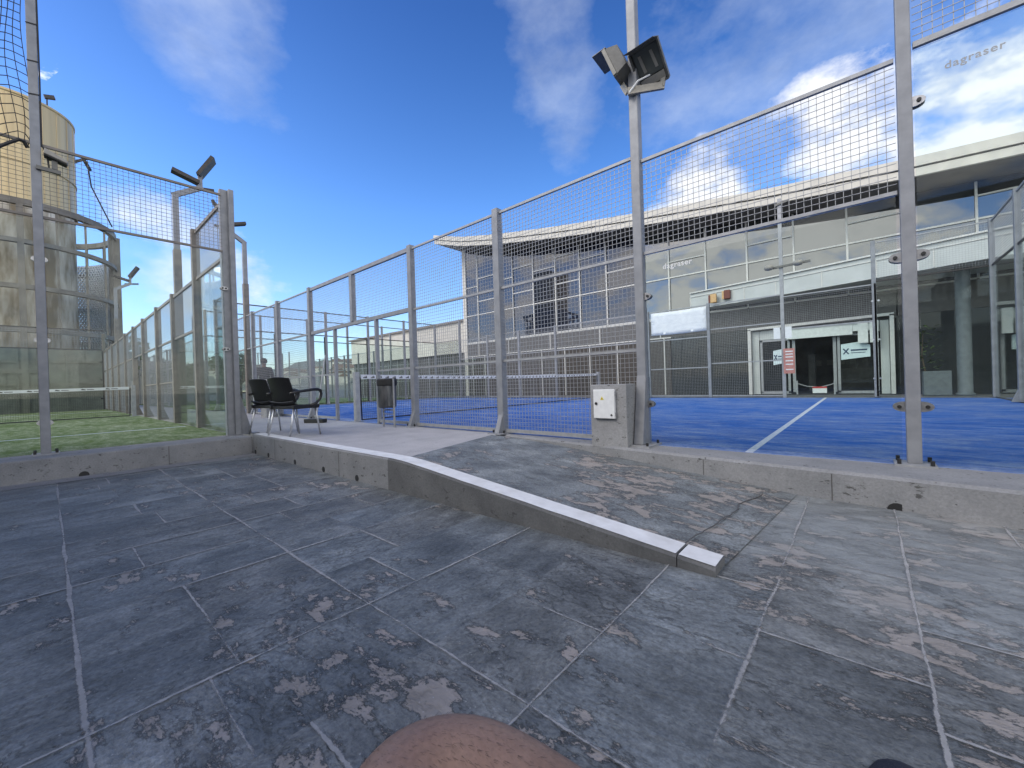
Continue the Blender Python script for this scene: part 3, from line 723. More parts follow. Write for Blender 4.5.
# --- far green court beyond the blue one
h = Fence('court_fence', 'distant near-side fence of the green court beyond the blue court', 'fence', (XL-2.4, YN+.2, 0), (-1, 0, 0), None)
for a in range(0, 21, 2): h.post(a, 3.05 if 2 < a < 18 else 4.05, .09, 0, False)
for z in (3.0, 1.985, .99): h.rail(0, 20, z, .03, .04)
h.mesh(0, 20, .05, 3.0, .1, .005)
h = Fence('glass_wall', 'end wall of the far green court, standing just behind the blue court', 'glass wall', (XL-2.4, YN+.2, 0), (0, 1, 0), None)
for a in range(2, 11, 2): h.post(a, 4.05, .09, 0, False)
for z in (4.0, 3.0): h.rail(0, 10, z, .03, .04, m=M['dark_steel'])
for i in range(5): h.glass(2*i+.05, 2*i+1.95, .03, 2.97)
h = Fence('court_fence', 'distant far-side fence of the green court, beside the low beige wing', 'fence', (XL-2.4, YF, 0), (-1, 0, 0), None)
for a in range(2, 21, 2): h.post(a, 3.05 if 2 < a < 18 else 4.05, .09, 0, False)
for z in (3.0, 1.985, .99): h.rail(0, 20, z, .03, .04)
h.mesh(0, 20, .05, 3.0, .1, .005)
h = Fence('glass_wall', 'farthest end wall of the distant green court, before the hillside', 'glass wall', (XL-22.5, YN+.2, 0), (0, 1, 0), None)
for a in range(0, 11, 2): h.post(a, 4.05, .09, 0, False)
for z in (4.0, 3.0): h.rail(0, 10, z, .03, .04)

# --- green court: near end wall (faces the pavement)
e = Fence('glass_wall', 'near end wall of the green court, clear glass with mesh strip, above the kerb', 'glass wall', (GX, GY, GZ), (0, -1, 0), None)
e.n = Vector((1, 0, 0))
cp = MB(); cp.bar(e.P(.04, -.05, .0), e.P(.04, -.05, 3.86), .15, .09, up=e.n); cp.bar(e.P(-.02, .02, 0), e.P(-.02, .02, 3.86), .07, .10, up=e.n)
corner = cp.build('corner_post', M['steel'], e.root, bevel=.006)
q = MB(); q.prism([(GX+.02, GY+.05, .72), (GX+.02, GY+.05, 0), (GX+.02, GY+.22, 0)], (-.06, 0, 0)); q.prism([(GX+.06, GY-.1, .0), (GX+.06, GY+.31, 0), (GX-.1, GY+.31, 0), (GX-.1, GY-.1, 0)], (0, 0, .014)); q.build('gusset', M['steel'], corner)
for a in (1.97, 3.97, 5.97, 7.97):
    if a > 6: continue
    o = e.post(a, 6.6 if a < 3 else 3.86, .085, 0, True, 0.)
e.rail(.1, 8, 3.76, .03, .03, m=M['steel_brown']); e.rail(.1, 8, 2.88, .03, .03, m=M['steel_brown'])
for a, b in ((.1, 1.92), (2.02, 3.92), (4.02, 5.92)):
    e.mesh(a, b, 2.9, 3.76, .055, .0042, m=M['cage'])
    e.glass(a, b, .02, 2.84, 0, [(b+.05, zz, .055) for zz in (2.36, 1.38, .38)]+([(a+.0, zz, .04) for zz in (2.3, 1.35)] if a < 1 else []), m=M['glass'])
q = MB()
for z in (4.35, 4.75, 5.2, 5.75): q.bar(e.P(1.97-.046, .047, z), e.P(1.97+.046, .047, z-.02), .006, .012)
q.build('cable_tie', M['black'], e.root)
q = MB(); q.path([e.P(1.922, .03, 5.6), e.P(1.918, .04, 4.6), e.P(1.92, .03, 3.75), e.P(1.89, .04, 3.68), e.P(1.875, .05, 3.58), e.P(1.865, .05, 3.47)], .008, 6); q.build('cable', M['black'], e.root)
# small floodlight on the tall left post
sp = thing('small_floodlight', 'small flat floodlight on a short bracket of the tall left post', 'floodlight', (GX+.05, -.02, 3.46))
q = MB(); q.bar((GX+.06, -.02, 3.46), (GX+.06, .18, 3.455), .04, .045); br = q.build('bracket', M['lamp'], sp)
q = MB(); q.bar((GX+.06, .13, 3.48), (GX+.06, .13, 3.58), .05, .05); q.build('stem', M['lamp'], br)
q = MB(); q.prism([(GX-.0, .04, 3.63), (GX-.0, .235, 3.57), (GX-.0, .245, 3.60), (GX-.0, .05, 3.70)], (.13, 0, 0)); q.build('lamp_housing', M['lamp_light'], sp, bevel=.008)
q = MB(); q.prism([(GX+.01, .045, 3.626), (GX+.01, .23, 3.568), (GX+.01, .23, 3.556), (GX+.01, .045, 3.614)], (.11, 0, 0)); q.build('lens', M['black'], sp)
# knotted ball-stop net above the wall, left of the tall post
bs = thing('ball_net', 'black knotted ball-stop net hanging beside the tall left post, above the mesh strip', 'net', (GX, GY-2.05, 3.8))
q = MB(); nn = 34; mm = 28
def bp(i, j):
    y = GY-2.03-2.0*i/nn; t = j/mm; z = 3.72+2.9*t+.0
    z += .10*math.sin(i*.9)*(1-t)**3 - .25*max(0, .35-t)*math.sin(i*.35+.4)
    return (GX+.05*math.sin(i*.5+t*5)*(1-t), y+.05*(1-t)*math.sin(t*9+i*.7), z)
for i in range(nn+1):
    for j in range(mm): q.bar(bp(i, j), bp(i, j+1), .007, caps=False)
for j in range(mm+1):
    for i in range(nn): q.bar(bp(i, j), bp(i+1, j), .007, caps=False)
q.build('netting', M['wire_dark'], bs, fix=False)
q = MB(); q.path([bp(i, 0) for i in range(nn+1)], .02, 6); q.build('edge_rope', M['black'], bs)

# --- green court: long side fence towards the walkway (brown-grey posts)
s = Fence('court_fence', 'long side fence of the green court with brown-grey posts, stepping down from the corner', 'fence', (GX, GY, GZ), (-1, 0, 0), None, ('steel_brown', 'steel_brown', 'wire', 'glass_green'))
s.n = Vector((0, 1, 0))
A_ = [2.21, 4.35, 6.4, 8.7, 10.75, 12.9, 15.1, 17.4, 19.5, 21.6]
for i, a in enumerate(A_): s.post(a, 3.84 if i in (0, 9) else 2.95, .125, .3, False, .1)
s.rail(.08, 2.16, 3.78, .04, .06); s.rail(.08, 2.16, 2.88, .04, .05); s.mesh(.08, 2.16, 2.9, 3.76, .05, .004)
s.glass(.1, 2.1, .02, 2.84, 0, [(.14, 2.5, .05), (.14, 1.6, .05)], m=M['glass'])
s.rail(2.26, 21.55, 2.88, .04, .06); s.rail(2.26, 21.55, 1.92, .035, .045)
s.mesh(2.26, 4.3, 1.95, 2.86); s.glass(2.26, 4.3, .02, 1.9)
for i in range(1, 9):
    a, b = A_[i]+.05, A_[i+1]-.05
    s.mesh(a, b, 1.95, 2.86, .06, .004)
    if i in (3,): continue
    s.mesh(a, b, .05, 1.9, .06, .004); s.rail(a, b, .95, .03, .035)
s.glass(19.55, 21.55, 2.95, 3.8)
# --- green court: far end wall
e = Fence('glass_wall', 'far end wall of the green court in front of the tan tower', 'glass wall', (GX-GL, GY, 0), (0, -1, 0), None)
for a in (.0, 1.95, 3.95, 5.95, 7.95): 
    q = MB(); q.bar(e.P(a+.05, -.04, .0), e.P(a+.05, -.04, 2.95), .07, .05); o = q.build('glass_joint', M['gasket'], e.root)
    q = MB()
    for z in (.55, 1.5, 2.4): q.bar(e.P(a-.06, .02, z), e.P(a+.16, .02, z), .05, .07)
    split_build(q, 'joint_clamp', M['black'], o)
for i in range(4): e.glass(2*i-.03, 2*i+1.9, .02, 2.97, m=M['glass_green'])
e.rail(0, 8, 3.98, .04, .05, m=M['dark_steel']); e.rail(0, 8, 3.0, .04, .05, m=M['dark_steel'])
e.mesh(0, 8, 3.0, 3.98, .1, .006)

# ================================================================== FLOODLIGHT POLE IN THE NEAR FENCE
PX = X0-2
lp = thing('floodlight_pole', 'tall grey light pole beside the concrete cabinet, carrying two big box floodlights', 'light pole', (PX, YN, 0))
q = MB(); q.bar((PX, YN, .0), (PX, YN, 7.2), .095, .095, up=(0,1,0)); pole = q.build('pole', M['steel'], lp, bevel=.008)
q = MB(); q.prism([(PX-.05, YN-.05, .72), (PX-.05, YN-.17, .016), (PX-.05, YN-.05, .016)], (.10, 0, 0)); q.bar((PX, YN, .016), (PX, YN, .70), .104, .102, up=(0,1,0)); q.build('base_sleeve', M['steel'], lp, bevel=.006)
q = MB(); q.box((PX-.12, YN-.24, -.002), (PX+.14, YN+.09, .014)); q.build('base_plate', M['steel_light'], lp)
q = MB()
for dx in (-.09, .11):
    for dy in (-.21, .065): q.path([(PX+dx, YN+dy, .012), (PX+dx, YN+dy, .045)], .013, 6)
split_build(q, 'anchor_bolt', M['black'], lp)
def flood(parent, c, look, up, w=.34, h=.40, dep=.13, s=1.):
    """box floodlight: housing, bezel with reflector, lens, visor; look = lens direction"""
    c = Vector(c); n = Vector(look).normalized(); x = n.cross(Vector(up)).normalized(); y = x.cross(n)
    P = lambda a, b, d: c+x*a+y*b+n*d
    b = MB()
    fr = [(-w/2, -h/2), (w/2, -h/2), (w/2, h/2), (-w/2, h/2)]
    bk_ = [(-w*.36, -h*.34), (w*.36, -h*.34), (w*.36, h*.40), (-w*.36, h*.40)]
    vs = [P(a, q_, -.02) for a, q_ in fr]+[P(a, q_, -dep) for a, q_ in bk_]
    b.add(vs, [(3,2,1,0), (4,5,6,7)]+[(i, (i+1)%4, (i+1)%4+4, i+4) for i in range(4)])
    t = .022
    for (a0, b0), (a1, b1) in (((-w/2, -h/2), (w/2, -h/2)), ((w/2, -h/2), (w/2, h/2)), ((w/2, h/2), (-w/2, h/2)), ((-w/2, h/2), (-w/2, -h/2))):
        b.bar(P(a0, b0, .0), P(a1, b1, .0), t, .04, up=n)
    ho = b.build('floodlight', M['lamp'], parent, bevel=.004)
    l = MB(); l.prism([P(-w/2+.02, -h/2+.10, -.012), P(w/2-.02, -h/2+.10, -.012), P(w/2-.02, h/2-.02, -.012), P(-w/2+.02, h/2-.02, -.012)], n*.008); l.build('lens', M['lens'], ho)
    k = MB(); k.prism([P(-w/2+.02, -h/2+.02, -.012), P(w/2-.02, -h/2+.02, -.012), P(w/2-.02, -h/2+.09, -.012), P(-w/2+.02, -h/2+.09, -.012)], n*.016); k.build('ballast_cover', M['lamp_light'], ho)
    r = MB()
    for a in (-.07, .05): r.prism([P(a-.015, -h/2+.14, -.003), P(a+.015, -h/2+.14, -.003), P(a+.03, h/2-.06, -.003), P(a-.0, h/2-.06, -.003)], n*.004)
    split_build(r, 'reflector_fin', M['lamp_light'], ho)
    v = MB(); v.prism([P(-w/2-.01, h/2-.005, -.03), P(w/2+.01, h/2-.005, -.03), P(w/2+.01, h/2+.03, .12), P(-w/2-.01, h/2+.03, .12)], y*.006); v.build('visor', M['lamp'], ho)
    return ho
camd = (Vector((0, 0, EYE))-Vector((PX, YN, 3.9))).normalized()
right = Vector((r2.x, r2.y, 0)).normalized(); back = Vector((-fw.x, -fw.y, 0)).normalized()
flood(lp, Vector((PX, YN, 3.84))+right*.115+back*.13, back*.50-right*.50+Vector((0,0,-.72)), (0,0,1), .29, .36)
flood(lp, Vector((PX, YN, 3.94))-right*.18-back*.05, -right*.70-back*.55+Vector((0,0,-.35)), (0,0,1), .29, .34)
q = MB(); c0 = Vector((PX, YN, 3.63)); q.bar(c0-right*.09+back*.07, c0+right*.27+back*.10+Vector((0,0,.03)), .03, .07)
q.bar(c0+right*.25+back*.1+Vector((0,0,.02)), c0+right*.27+back*.12+Vector((0,0,.14)), .02, .05); q.bar(c0-right*.09+back*.05, c0-right*.12-back*.02+Vector((0,0,.14)), .02, .05)
q.build('bracket', M['lamp_light'], lp)
q = MB(); q.path([c0-right*.08+back*.08+Vector((0,0,-.02)), c0+back*.12+Vector((0,0,.07)), c0+right*.12+back*.13+Vector((0,0,.12))], .009, 6); q.build('cable', M['cab_white'], lp)

# gooseneck poles with two flat floodlights (three copies), arm along +Y when unturned
def flat_lamp(parent, p, q_, w):
    b = MB(); b.bar(p, q_, w, .08); b.build('floodlight', M['dark_steel'], parent)
gn = thing('gooseneck_pole', 'cranked grey light pole behind the green court fence, V-shaped lamps on top', 'light pole', (-11.9, GY+.1, 0), 'gooseneck light poles beside the courts')
bx, by = -11.9, GY+.1
q = MB(); q.bar((bx, by, 0), (bx, by, 4.0), .14, .14, up=(0,1,0)); q.build('lower_mast', M['steel_brown'], gn)
q = MB(); q.bar((bx, by, 4.0), (bx, by, 5.27), .11, .11, up=(0,1,0)); q.bar((bx, by-.04, 5.25), (bx, by+.52, 5.62), .09, .11); q.bar((bx, by+.48, 5.55), (bx, by+.48, 5.95), .08, .08, up=(0,1,0)); q.build('arm', M['steel'], gn)
flat_lamp(gn, (bx, by+.46, 5.86), (bx+.1, by+.74, 6.34), .32)
flat_lamp(gn, (bx, by+.46, 5.70), (bx-.05, by-.04, 5.86), .2)
q = MB(); q.bar((bx, by+.3, 5.55), (bx, by+.75, 5.62), .06, .06); q.build('lamp_bracket', M['dark_steel'], gn)
g2_ = copy_tree(gn); g2_.location = (-14.35, D+.02, 0); g2_.rotation_euler = (0, 0, PI)
g2_['label'] = 'cranked light pole just right of the green court corner post, arm reaching over the walkway'
g3_ = copy_tree(gn); g3_.location = (-24.3, GY+.1, 0)
g3_['label'] = 'small far cranked light pole in front of the round steel cage'
# far tall pole on the other side of the blue court
fp = thing('floodlight_pole', 'slim pale light pole on the far fence left of the entrance, small lamps halfway up', 'light pole', (X0-2, YF+.06, 0))
q = MB(); q.bar((X0-2, YF+.06, 0), (X0-2, YF+.06, 5.8), .09, .09, up=(0,1,0)); q.build('pole', M['steel_light'], fp)
q = MB(); q.bar((X0-2.35, YF, 3.8), (X0-1.3, YF, 3.84), .05, .06); q.bar((X0-2.1, YF, 5.62), (X0-1.75, YF, 5.68), .05, .06); q.build('bracket', M['lamp'], fp)
for dx, rt in ((-.28, -.2), (.42, .2)):
    q = MB(); q.lathe((X0-2+dx, YF-.1, 3.82), [(.0, -.09), (.1, -.06), (.13, 0), (.10, .06), (0, .08)], 14); q.build('floodlight', M['lamp_light'], fp, smooth=True)
q = MB(); q.box((X0-2.22, YF-.02, 1.72), (X0-2.06, YF-.0, 2.05)); q.box((X0-1.94, YF-.02, 1.72), (X0-1.78, YF-.0, 2.05)); split_build(q, 'junction_box', M['cab_white'], fp)
sg = thing('notice_sign', 'faded red notice board on the far light pole by the entrance', 'sign', (X0-1.86, YF-.06, .6))
q = MB(); q.box((X0-1.99, YF-.07, .70), (X0-1.72, YF-.05, 1.42)); q.build('board', M['pink_sign'], sg)
q = MB()
for z in (1.32, 1.24, 1.16, 1.05, .95, .8): q.box((X0-1.94, YF-.074, z), (X0-1.76, YF-.0705, z+.03))
q.build('print', M['white'], sg)

# ================================================================== CABINETS
cb = thing('electrical_cabinet', 'concrete electrical cabinet with white door, beside the light pole', 'electrical cabinet', (-2.0, 3.95, 0), 'electrical cabinets by the courts')
q = MB(); q.box((-2.2, 3.80, -.02), (-1.79, 4.03, .635)); q.build('housing', concrete('cabinet_concrete', (.23, .235, .24), (.33, .335, .34), .9), cb, bevel=.008)
q = MB(); q.box((-2.145, 3.765, .285), (-1.905, 3.80, .585)); dr_ = q.build('door', M['cab_white'], cb, bevel=.006)
q = MB(); q.path([(-2.11, 3.766, .44), (-2.11, 3.755, .44)], .014, 14); q.path([(-1.94, 3.766, .322), (-1.94, 3.760, .322)], .012, 4); split_build(q, 'lock', M['black'], dr_)
q = MB(); q.prism([(-2.062, 3.7635, .478), (-2.022, 3.7635, .478), (-2.042, 3.7635, .515)], (0, -.001, 0)); tr = q.build('warning_triangle', M['yellow'], dr_)
q = MB(); q.prism([(-2.043, 3.762, .500), (-2.048, 3.762, .490), (-2.043, 3.762, .491), (-2.045, 3.762, .482), (-2.037, 3.762, .494), (-2.042, 3.762, .493)], (0, -.001, 0)); q.build('bolt_symbol', M['black'], tr)
q = MB(); q.box((-1.905, 3.77, .52), (-1.897, 3.79, .56)); q.box((-1.905, 3.77, .31), (-1.897, 3.79, .35)); split_build(q, 'hinge', M['steel_light'], dr_)
c2 = copy_tree(cb); c2.location = (-11.6, 3.78, 0); c2['label'] = 'second small cabinet with white door, far down the walkway behind the chairs'

# ================================================================== NETS
def court_net(label, x, y0, y1, dotted, z0=0.):
    t = thing('court_net', label, 'net', (x, y0, z0))
    for y in (y0, y1):
        q = MB(); q.bar((x, y, z0), (x, y, z0+1.0), .10, .10, up=(0,1,0)); q.box((x-.1, y-.1, z0), (x+.1, y+.1, z0+.012)); q.build('net_post', M['steel_light'], t, bevel=.006)
    a, b = min(y0, y1)+.1, max(y0, y1)-.1
    sag = lambda y: -.05*math.sin(PI*(y-a)/(b-a))
    q = MB(); n = int((b-a)/.045)
    for i in range(n+1): y = a+(b-a)*i/n; q.bar((x, y, z0+.04), (x, y, z0+.87+sag(y)), .0035, caps=False)
    for j in range(19):
        z = .04+.83*j/18
        for i in range(12): ya = a+(b-a)*i/12; yb = a+(b-a)*(i+1)/12; q.bar((x, ya, z0+z+sag(ya)*j/18), (x, yb, z0+z+sag(yb)*j/18), .0035, caps=False)
    q.build('netting', M['wire_dark'], t, fix=False)
    q = MB(); q.path([(x, a, z0+.03), (x, (a+b)/2, z0+.02), (x, b, z0+.03)], .014, 6); q.path([(x, a, z0+.03), (x, a-.02, z0+.9)], .016, 6); q.path([(x, b, z0+.03), (x, b+.02, z0+.9)], .016, 6); q.build('edge_cord', M['black'], t)
    q = MB(); q.sheet([[(x, a+(b-a)*i/24, z0+.865+.085*j+sag(a+(b-a)*i/24)) for j in range(2)] for i in range(25)], .014); bd = q.build('tape', M['net_band'], t)
    q = MB()
    if dotted:
        k = int((b-a)/.17)
        for i in range(k):
            y = a+.1+.17*i; zz = z0+.88+sag(y)
            for sx in (-1, 1):
                for m_, hgt in ((0, .02), (1, .034), (2, .05)):
                    yy = y-.036*sx+.028*m_*sx*1.0
                    q.prism([(x+sx*.0075, yy-.010, zz), (x+sx*.0075, yy+.016, zz), (x+sx*.0075, yy+.004, zz+hgt), (x+sx*.0075, yy-.014, zz+hgt)], (sx*.001, 0, 0))
    else:
        k = int((b-a)/.52)
        for i in range(k):
            y = a+.2+.52*i; zz = z0+.885+sag(y)
            q.prism([(x+.0075, y, zz+.01), (x+.0075, y+.10, zz), (x+.0075, y+.11, zz+.02), (x+.0075, y+.03, zz+.045)], (.001, 0, 0))
            q.prism([(x+.0075, y+.13, zz+.012), (x+.0075, y+.28, zz+.012), (x+.0075, y+.28, zz+.03), (x+.0075, y+.13, zz+.03)], (.001, 0, 0))
    q.build('printed_mark', M['black'], bd)
court_net('net of the blue court, white tape printed with black triangles', XNET, YN+.02, YF-.1, True)
court_net('net across the green court, white tape with black printed dashes', -17.7, GY-.12, GY-9.9, False)

# ================================================================== CHAIRS
def make_chair():
    t = thing('armchair', 'right-hand black plastic armchair on aluminium legs, in front of the other chair', 'chair', (0,0,0), 'black chairs on the walkway')
    W = .235
    g_ = []
    for i in range(13):
        a = -1+2*i/12; row = []
        for j in range(8):
            tt = j/7; w_ = W*(1-.06*tt); x = a*w_; y = -.20-.10*tt-.05*(1-a*a)*(.4+.6*tt)+.03; z = .50+.37*tt-.018*a*a*(tt > .8)
            row.append((x, y, z))
        g_.append(row)
    b = MB(); b.sheet(g_, .014); b.build('backrest', M['black_plastic'], t, smooth=False, bevel=.004)
    g_ = []
    for i in range(11):
        a = -1+2*i/10; row = []
        for j in range(10):
            tt = j/9; y = -.235+.46*tt; z = .45+.02*a*a-.012*math.sin(PI*tt)-(.035*max(0, tt-.85)/.15)+(.06*max(0, .14-tt)/.14)
            row.append((a*W, y, z))
        g_.append(row)
    b = MB(); b.sheet(g_, .016); b.bar((-W, -.2, .43), (W, -.2, .43), .03, .04); b.bar((-W, .17, .42), (W, .17, .42), .03, .04)
    for sx in (-1, 1): b.bar((sx*W*.98, -.23, .435), (sx*W*.98, .21, .435), .03, .055)
    b.build('seat', M['black_plastic'], t, bevel=.004)
    for sx in (-1, 1):
        b = MB(); b.path([(sx*.225, -.27, .63), (sx*.255, -.16, .655), (sx*.272, .02, .675), (sx*.272, .15, .685), (sx*.268, .215, .665), (sx*.262, .235, .61), (sx*.255, .215, .54), (sx*.245, .15, .475), (sx*.235, .05, .44)],
                           [.017, .019, .022, .023, .022, .02, .02, .022, .024], 10); b.build('armrest', M['black_plastic'], t, smooth=True)
    for sx in (-1, 1):
        b = MB(); b.path([(sx*.20, .17, .43), (sx*.225, .23, 0)], [.014, .012], 10); b.build('leg', M['alu'], t, smooth=True)
        b = MB(); b.path([(sx*.20, -.19, .43), (sx*.225, -.29, 0)], [.014, .012], 10); b.build('leg', M['alu'], t, smooth=True)
    return t
ch = make_chair(); ch.location = (-6.37, 2.42, 0); ch.rotation_euler = (0, 0, R_(18))
ch2 = copy_tree(ch); ch2.location = (-7.2, 2.42, 0); ch2.rotation_euler = (0, 0, R_(14)); ch2['label'] = 'left-hand black plastic armchair, half hidden behind the other chair'

# ================================================================== BIN, BROOM
bn = thing('litter_bin', 'stainless litter bin with black liner hung between two tube posts, by the net', 'litter bin', (-6.15, 3.86, 0))
cx, cy = -6.12, 3.80
q = MB(); q.lathe((cx, cy, 0), [(0, .33), (.135, .33), (.15, .36), (.155, .80), (.145, .80), (.14, .40), (0, .38)], 24); q.build('bucket', M['bin'], bn, smooth=False)
q = MB(); q.lathe((cx, cy, 0), [(.158, .70), (.166, .72), (.168, .80), (.15, .825), (.138, .81), (.140, .70)], 24); q.build('liner', M['black'], bn)
for x in (-6.285, -5.955):
    q = MB(); q.path([(x, cy+.02, 0), (x, cy+.02, .82)], .018, 10); split_build(q, 'stand_post', M['steel_light'], bn)
q = MB(); q.path([(-6.285, cy+.02, .29), (-5.955, cy+.02, .29)], .012, 8); q.path([(-6.285, cy+.02, .22), (-5.955, cy+.02, .22)], .008, 8); q.build('crossbar', M['steel_light'], bn)
bm_ = thing('court_brush', 'long-handled brush with black head leaning on the near fence by the doorway', 'brush', (-8.6, 3.8, 0))
q = MB(); q.path([(-8.42, 3.58, .05), (-8.88, 4.02, 1.42)], .014, 8); q.build('handle', M['steel_light'], bm_)
q = MB(); q.bar((-8.60, 3.46, .055), (-8.20, 3.66, .055), .13, .05); q.build('head', M['black_plastic'], bm_)
q = MB(); q.bar((-8.60, 3.46, .018), (-8.20, 3.66, .018), .12, .034); q.build('bristles', M['black'], bm_)

# ================================================================== BUILDING
BY = 24.0
eave = [(-27.4, 12.77), (-24, 11.75), (-20.3, 10.97), (-15.5, 10.15), (-13.1, 9.79), (-9.5, 9.30), (-7.3, 9.02), (-3.35, 8.55), (1.3, 8.13), (4.3, 7.95), (10, 7.7), (22, 7.4)]
def ez(x):
    for (xa, za), (xb, zb) in zip(eave, eave[1:]):
        if xa <= x <= xb: return za+(zb-za)*(x-xa)/(xb-xa)
    return eave[0][1] if x < eave[0][0] else eave[-1][1]
bd = thing('sports_building', 'large glass-fronted building with sweeping cream roof edge behind the blue court', 'building', (-6, BY, -.34))
EY = 22.0
fine = [-27.4+i*.9 for i in range(56)]
def strip(z0, z1, y0, y1, xs=fine):
    b = MB(); n = len(xs); vs = []
    for x in xs:
        e_ = ez(x); vs += [(x, y0, e_+z0), (x, y0, e_+z1), (x, y1, e_+z1), (x, y1, e_+z0)]
    fs = []
    for i in range(n-1):
        for k in range(4): fs.append((i*4+k, i*4+(k+1)%4, i*4+(k+1)%4+4, i*4+k+4))
    fs += [(0,1,2,3), tuple((n-1)*4+k for k in (3,2,1,0))]
    return b.add(vs, fs)
rf = strip(0, .30, EY, EY+.12).build('roof', M['cream'], bd)
strip(.36, .72, EY-.06, EY+.1).build('upper_fascia', M['cream'], rf)
strip(.29, .37, EY+.05, EY+.1).build('fascia_gap', M['soffit'], rf)
strip(.02, .62, EY+.12, 44).build('roof_slab', M['soffit'], rf)
# facade planes
glass_top = lambda x: ez(x)-.02
def wall_quad(b, x0, x1, z0, zt, y=BY):
    n = max(1, int((x1-x0)/1.0)); 
    for i in range(n):
        a = x0+(x1-x0)*i/n; c = x0+(x1-x0)*(i+1)/n
        za = zt(a) if callable(zt) else zt; zc = zt(c) if callable(zt) else zt
        b.add([(a,y,z0),(c,y,z0),(c,y,zc),(a,y,za),(a,y+.2,z0),(c,y+.2,z0),(c,y+.2,zc),(a,y+.2,za)], [(0,1,2,3),(7,6,5,4),(0,4,5,1),(3,2,6,7),(0,3,7,4),(1,5,6,2)])
MX = [-25.75, -24.3, -22.4, -20.4, -18.4, -16.4, -14.4, -12.4, -10.4, -8.4, -6.4, -4.4, -2.4, -.4, 1.6, 3.5, 5.5, 7.5, 9.5, 11.5, 13.5, 15.5, 17.5, 19.5]
q = MB(); wall_quad(q, -26.15, -25.8, -.34, lambda x: ez(x)+.02, BY-.04); split_build(q, 'corner_pier', M['soffit_pale'], bd)
# panes of the curtain wall, tilted by a hair so reflections break from pane to pane
rp = random.Random(11)
for i, (xa, xb) in enumerate(zip(MX, MX[1:])):
    mt = M['facade_glass'] if xb < -8.5 else M['facade_clear']
    pane = MB()
    cuts = [4.2, 6.5]
    if i % 2 == 1: cuts += [7.6, 9.5] if xb < -8 else [7.4]
    elif xb < -12: cuts += [8.9]
    top = min(glass_top(xa), glass_top(xb)); cuts = [c for c in cuts if c < top-.4]
    for za, zb in zip(cuts, cuts[1:]+[None]):
        t1, t2 = rp.uniform(-.006, .006), rp.uniform(-.006, .006)
        ta = glass_top(xa) if zb is None else zb; tb = glass_top(xb) if zb is None else zb
        pane.add([(xa,BY+t1,za),(xb,BY-t1+t2,za),(xb,BY-t1,tb),(xa,BY+t1-t2,ta),(xa,BY+.15,za),(xb,BY+.15,za),(xb,BY+.15,tb),(xa,BY+.15,ta)], [(0,1,2,3),(7,6,5,4),(0,4,5,1),(3,2,6,7),(0,3,7,4),(1,5,6,2)])
    w_ = pane.build('window', mt, bd)
    fr = MB(); fr.bar((xa, BY-.045, 4.2), (xa, BY-.045, glass_top(xa)-.02), .075, .07, up=(0,1,0))
    for c in cuts: fr.bar((xa+.04, BY-.035, c), (xb-.04, BY-.035, c), .07, .07 if c in (4.2, 6.5) else .06)
    fr.build('frame', M['mullion'], w_)
# storey below the glass: two rows of dark stone panels with pale trims
q = MB(); wall_quad(q, -25.8, -4.45, 3.05, 4.16); wall_quad(q, 1.2, 20, 3.05, 4.16); split_build(q, 'spandrel', M['stone'], bd)
q = MB(); wall_quad(q, -25.8, -8.45, -.34, 3.0); q.build('ground_floor_wall', M['brown_stone'], bd)
q = MB(); wall_quad(q, -8.4, -4.45, -.34, 3.04, BY-.0); wall_quad(q, 1.15, 20, -.34, 3.04); split_build(q, 'ground_floor_glazing', M['ground_glass'], bd)
q = MB(); wall_quad(q, -4.45, 1.15, 2.95, 4.16); q.build('entrance_lintel', M['stone'], bd)
q = MB()
for z, x0, x1 in ((3.03, -25.8, -8.4), (4.12, -25.8, -8.4)): q.bar((x0, BY-.03, z), (x1, BY-.03, z), .06, .07)
for x in MX[:9]+[-9.4]: q.bar((x+.6, BY-.03, -.3), (x+.6, BY-.03, 2.99), .06, .07, up=(0,1,0)); 
for x in MX[0:10:2]: q.bar((x+1.4, BY-.03, 3.07), (x+1.4, BY-.03, 4.08), .06, .07, up=(0,1,0))
q.build('trim', M['mullion'], bd)
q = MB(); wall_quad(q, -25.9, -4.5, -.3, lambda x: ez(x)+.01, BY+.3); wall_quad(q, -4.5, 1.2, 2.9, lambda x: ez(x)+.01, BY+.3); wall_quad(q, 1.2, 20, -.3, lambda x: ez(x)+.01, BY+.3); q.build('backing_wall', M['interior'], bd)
# interior seen through the entrance
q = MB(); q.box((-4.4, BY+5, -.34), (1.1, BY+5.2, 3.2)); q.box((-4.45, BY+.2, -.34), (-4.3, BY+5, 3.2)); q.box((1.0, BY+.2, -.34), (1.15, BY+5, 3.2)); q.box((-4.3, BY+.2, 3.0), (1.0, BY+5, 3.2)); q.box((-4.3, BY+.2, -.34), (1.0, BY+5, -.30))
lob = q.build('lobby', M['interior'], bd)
q = MB(); q.box((-2.2, BY+3, -.3), (-1.9, BY+3.4, 1.7)); q.box((-1.2, BY+4.4, .1), (.5, BY+4.9, .9))
for k in range(5): q.box((-2.0+.5*k, BY+4.8, 1.1+.02*k), (-1.75+.5*k, BY+4.95, 1.4))
split_build(q, 'shelf', M['stone'], lob)
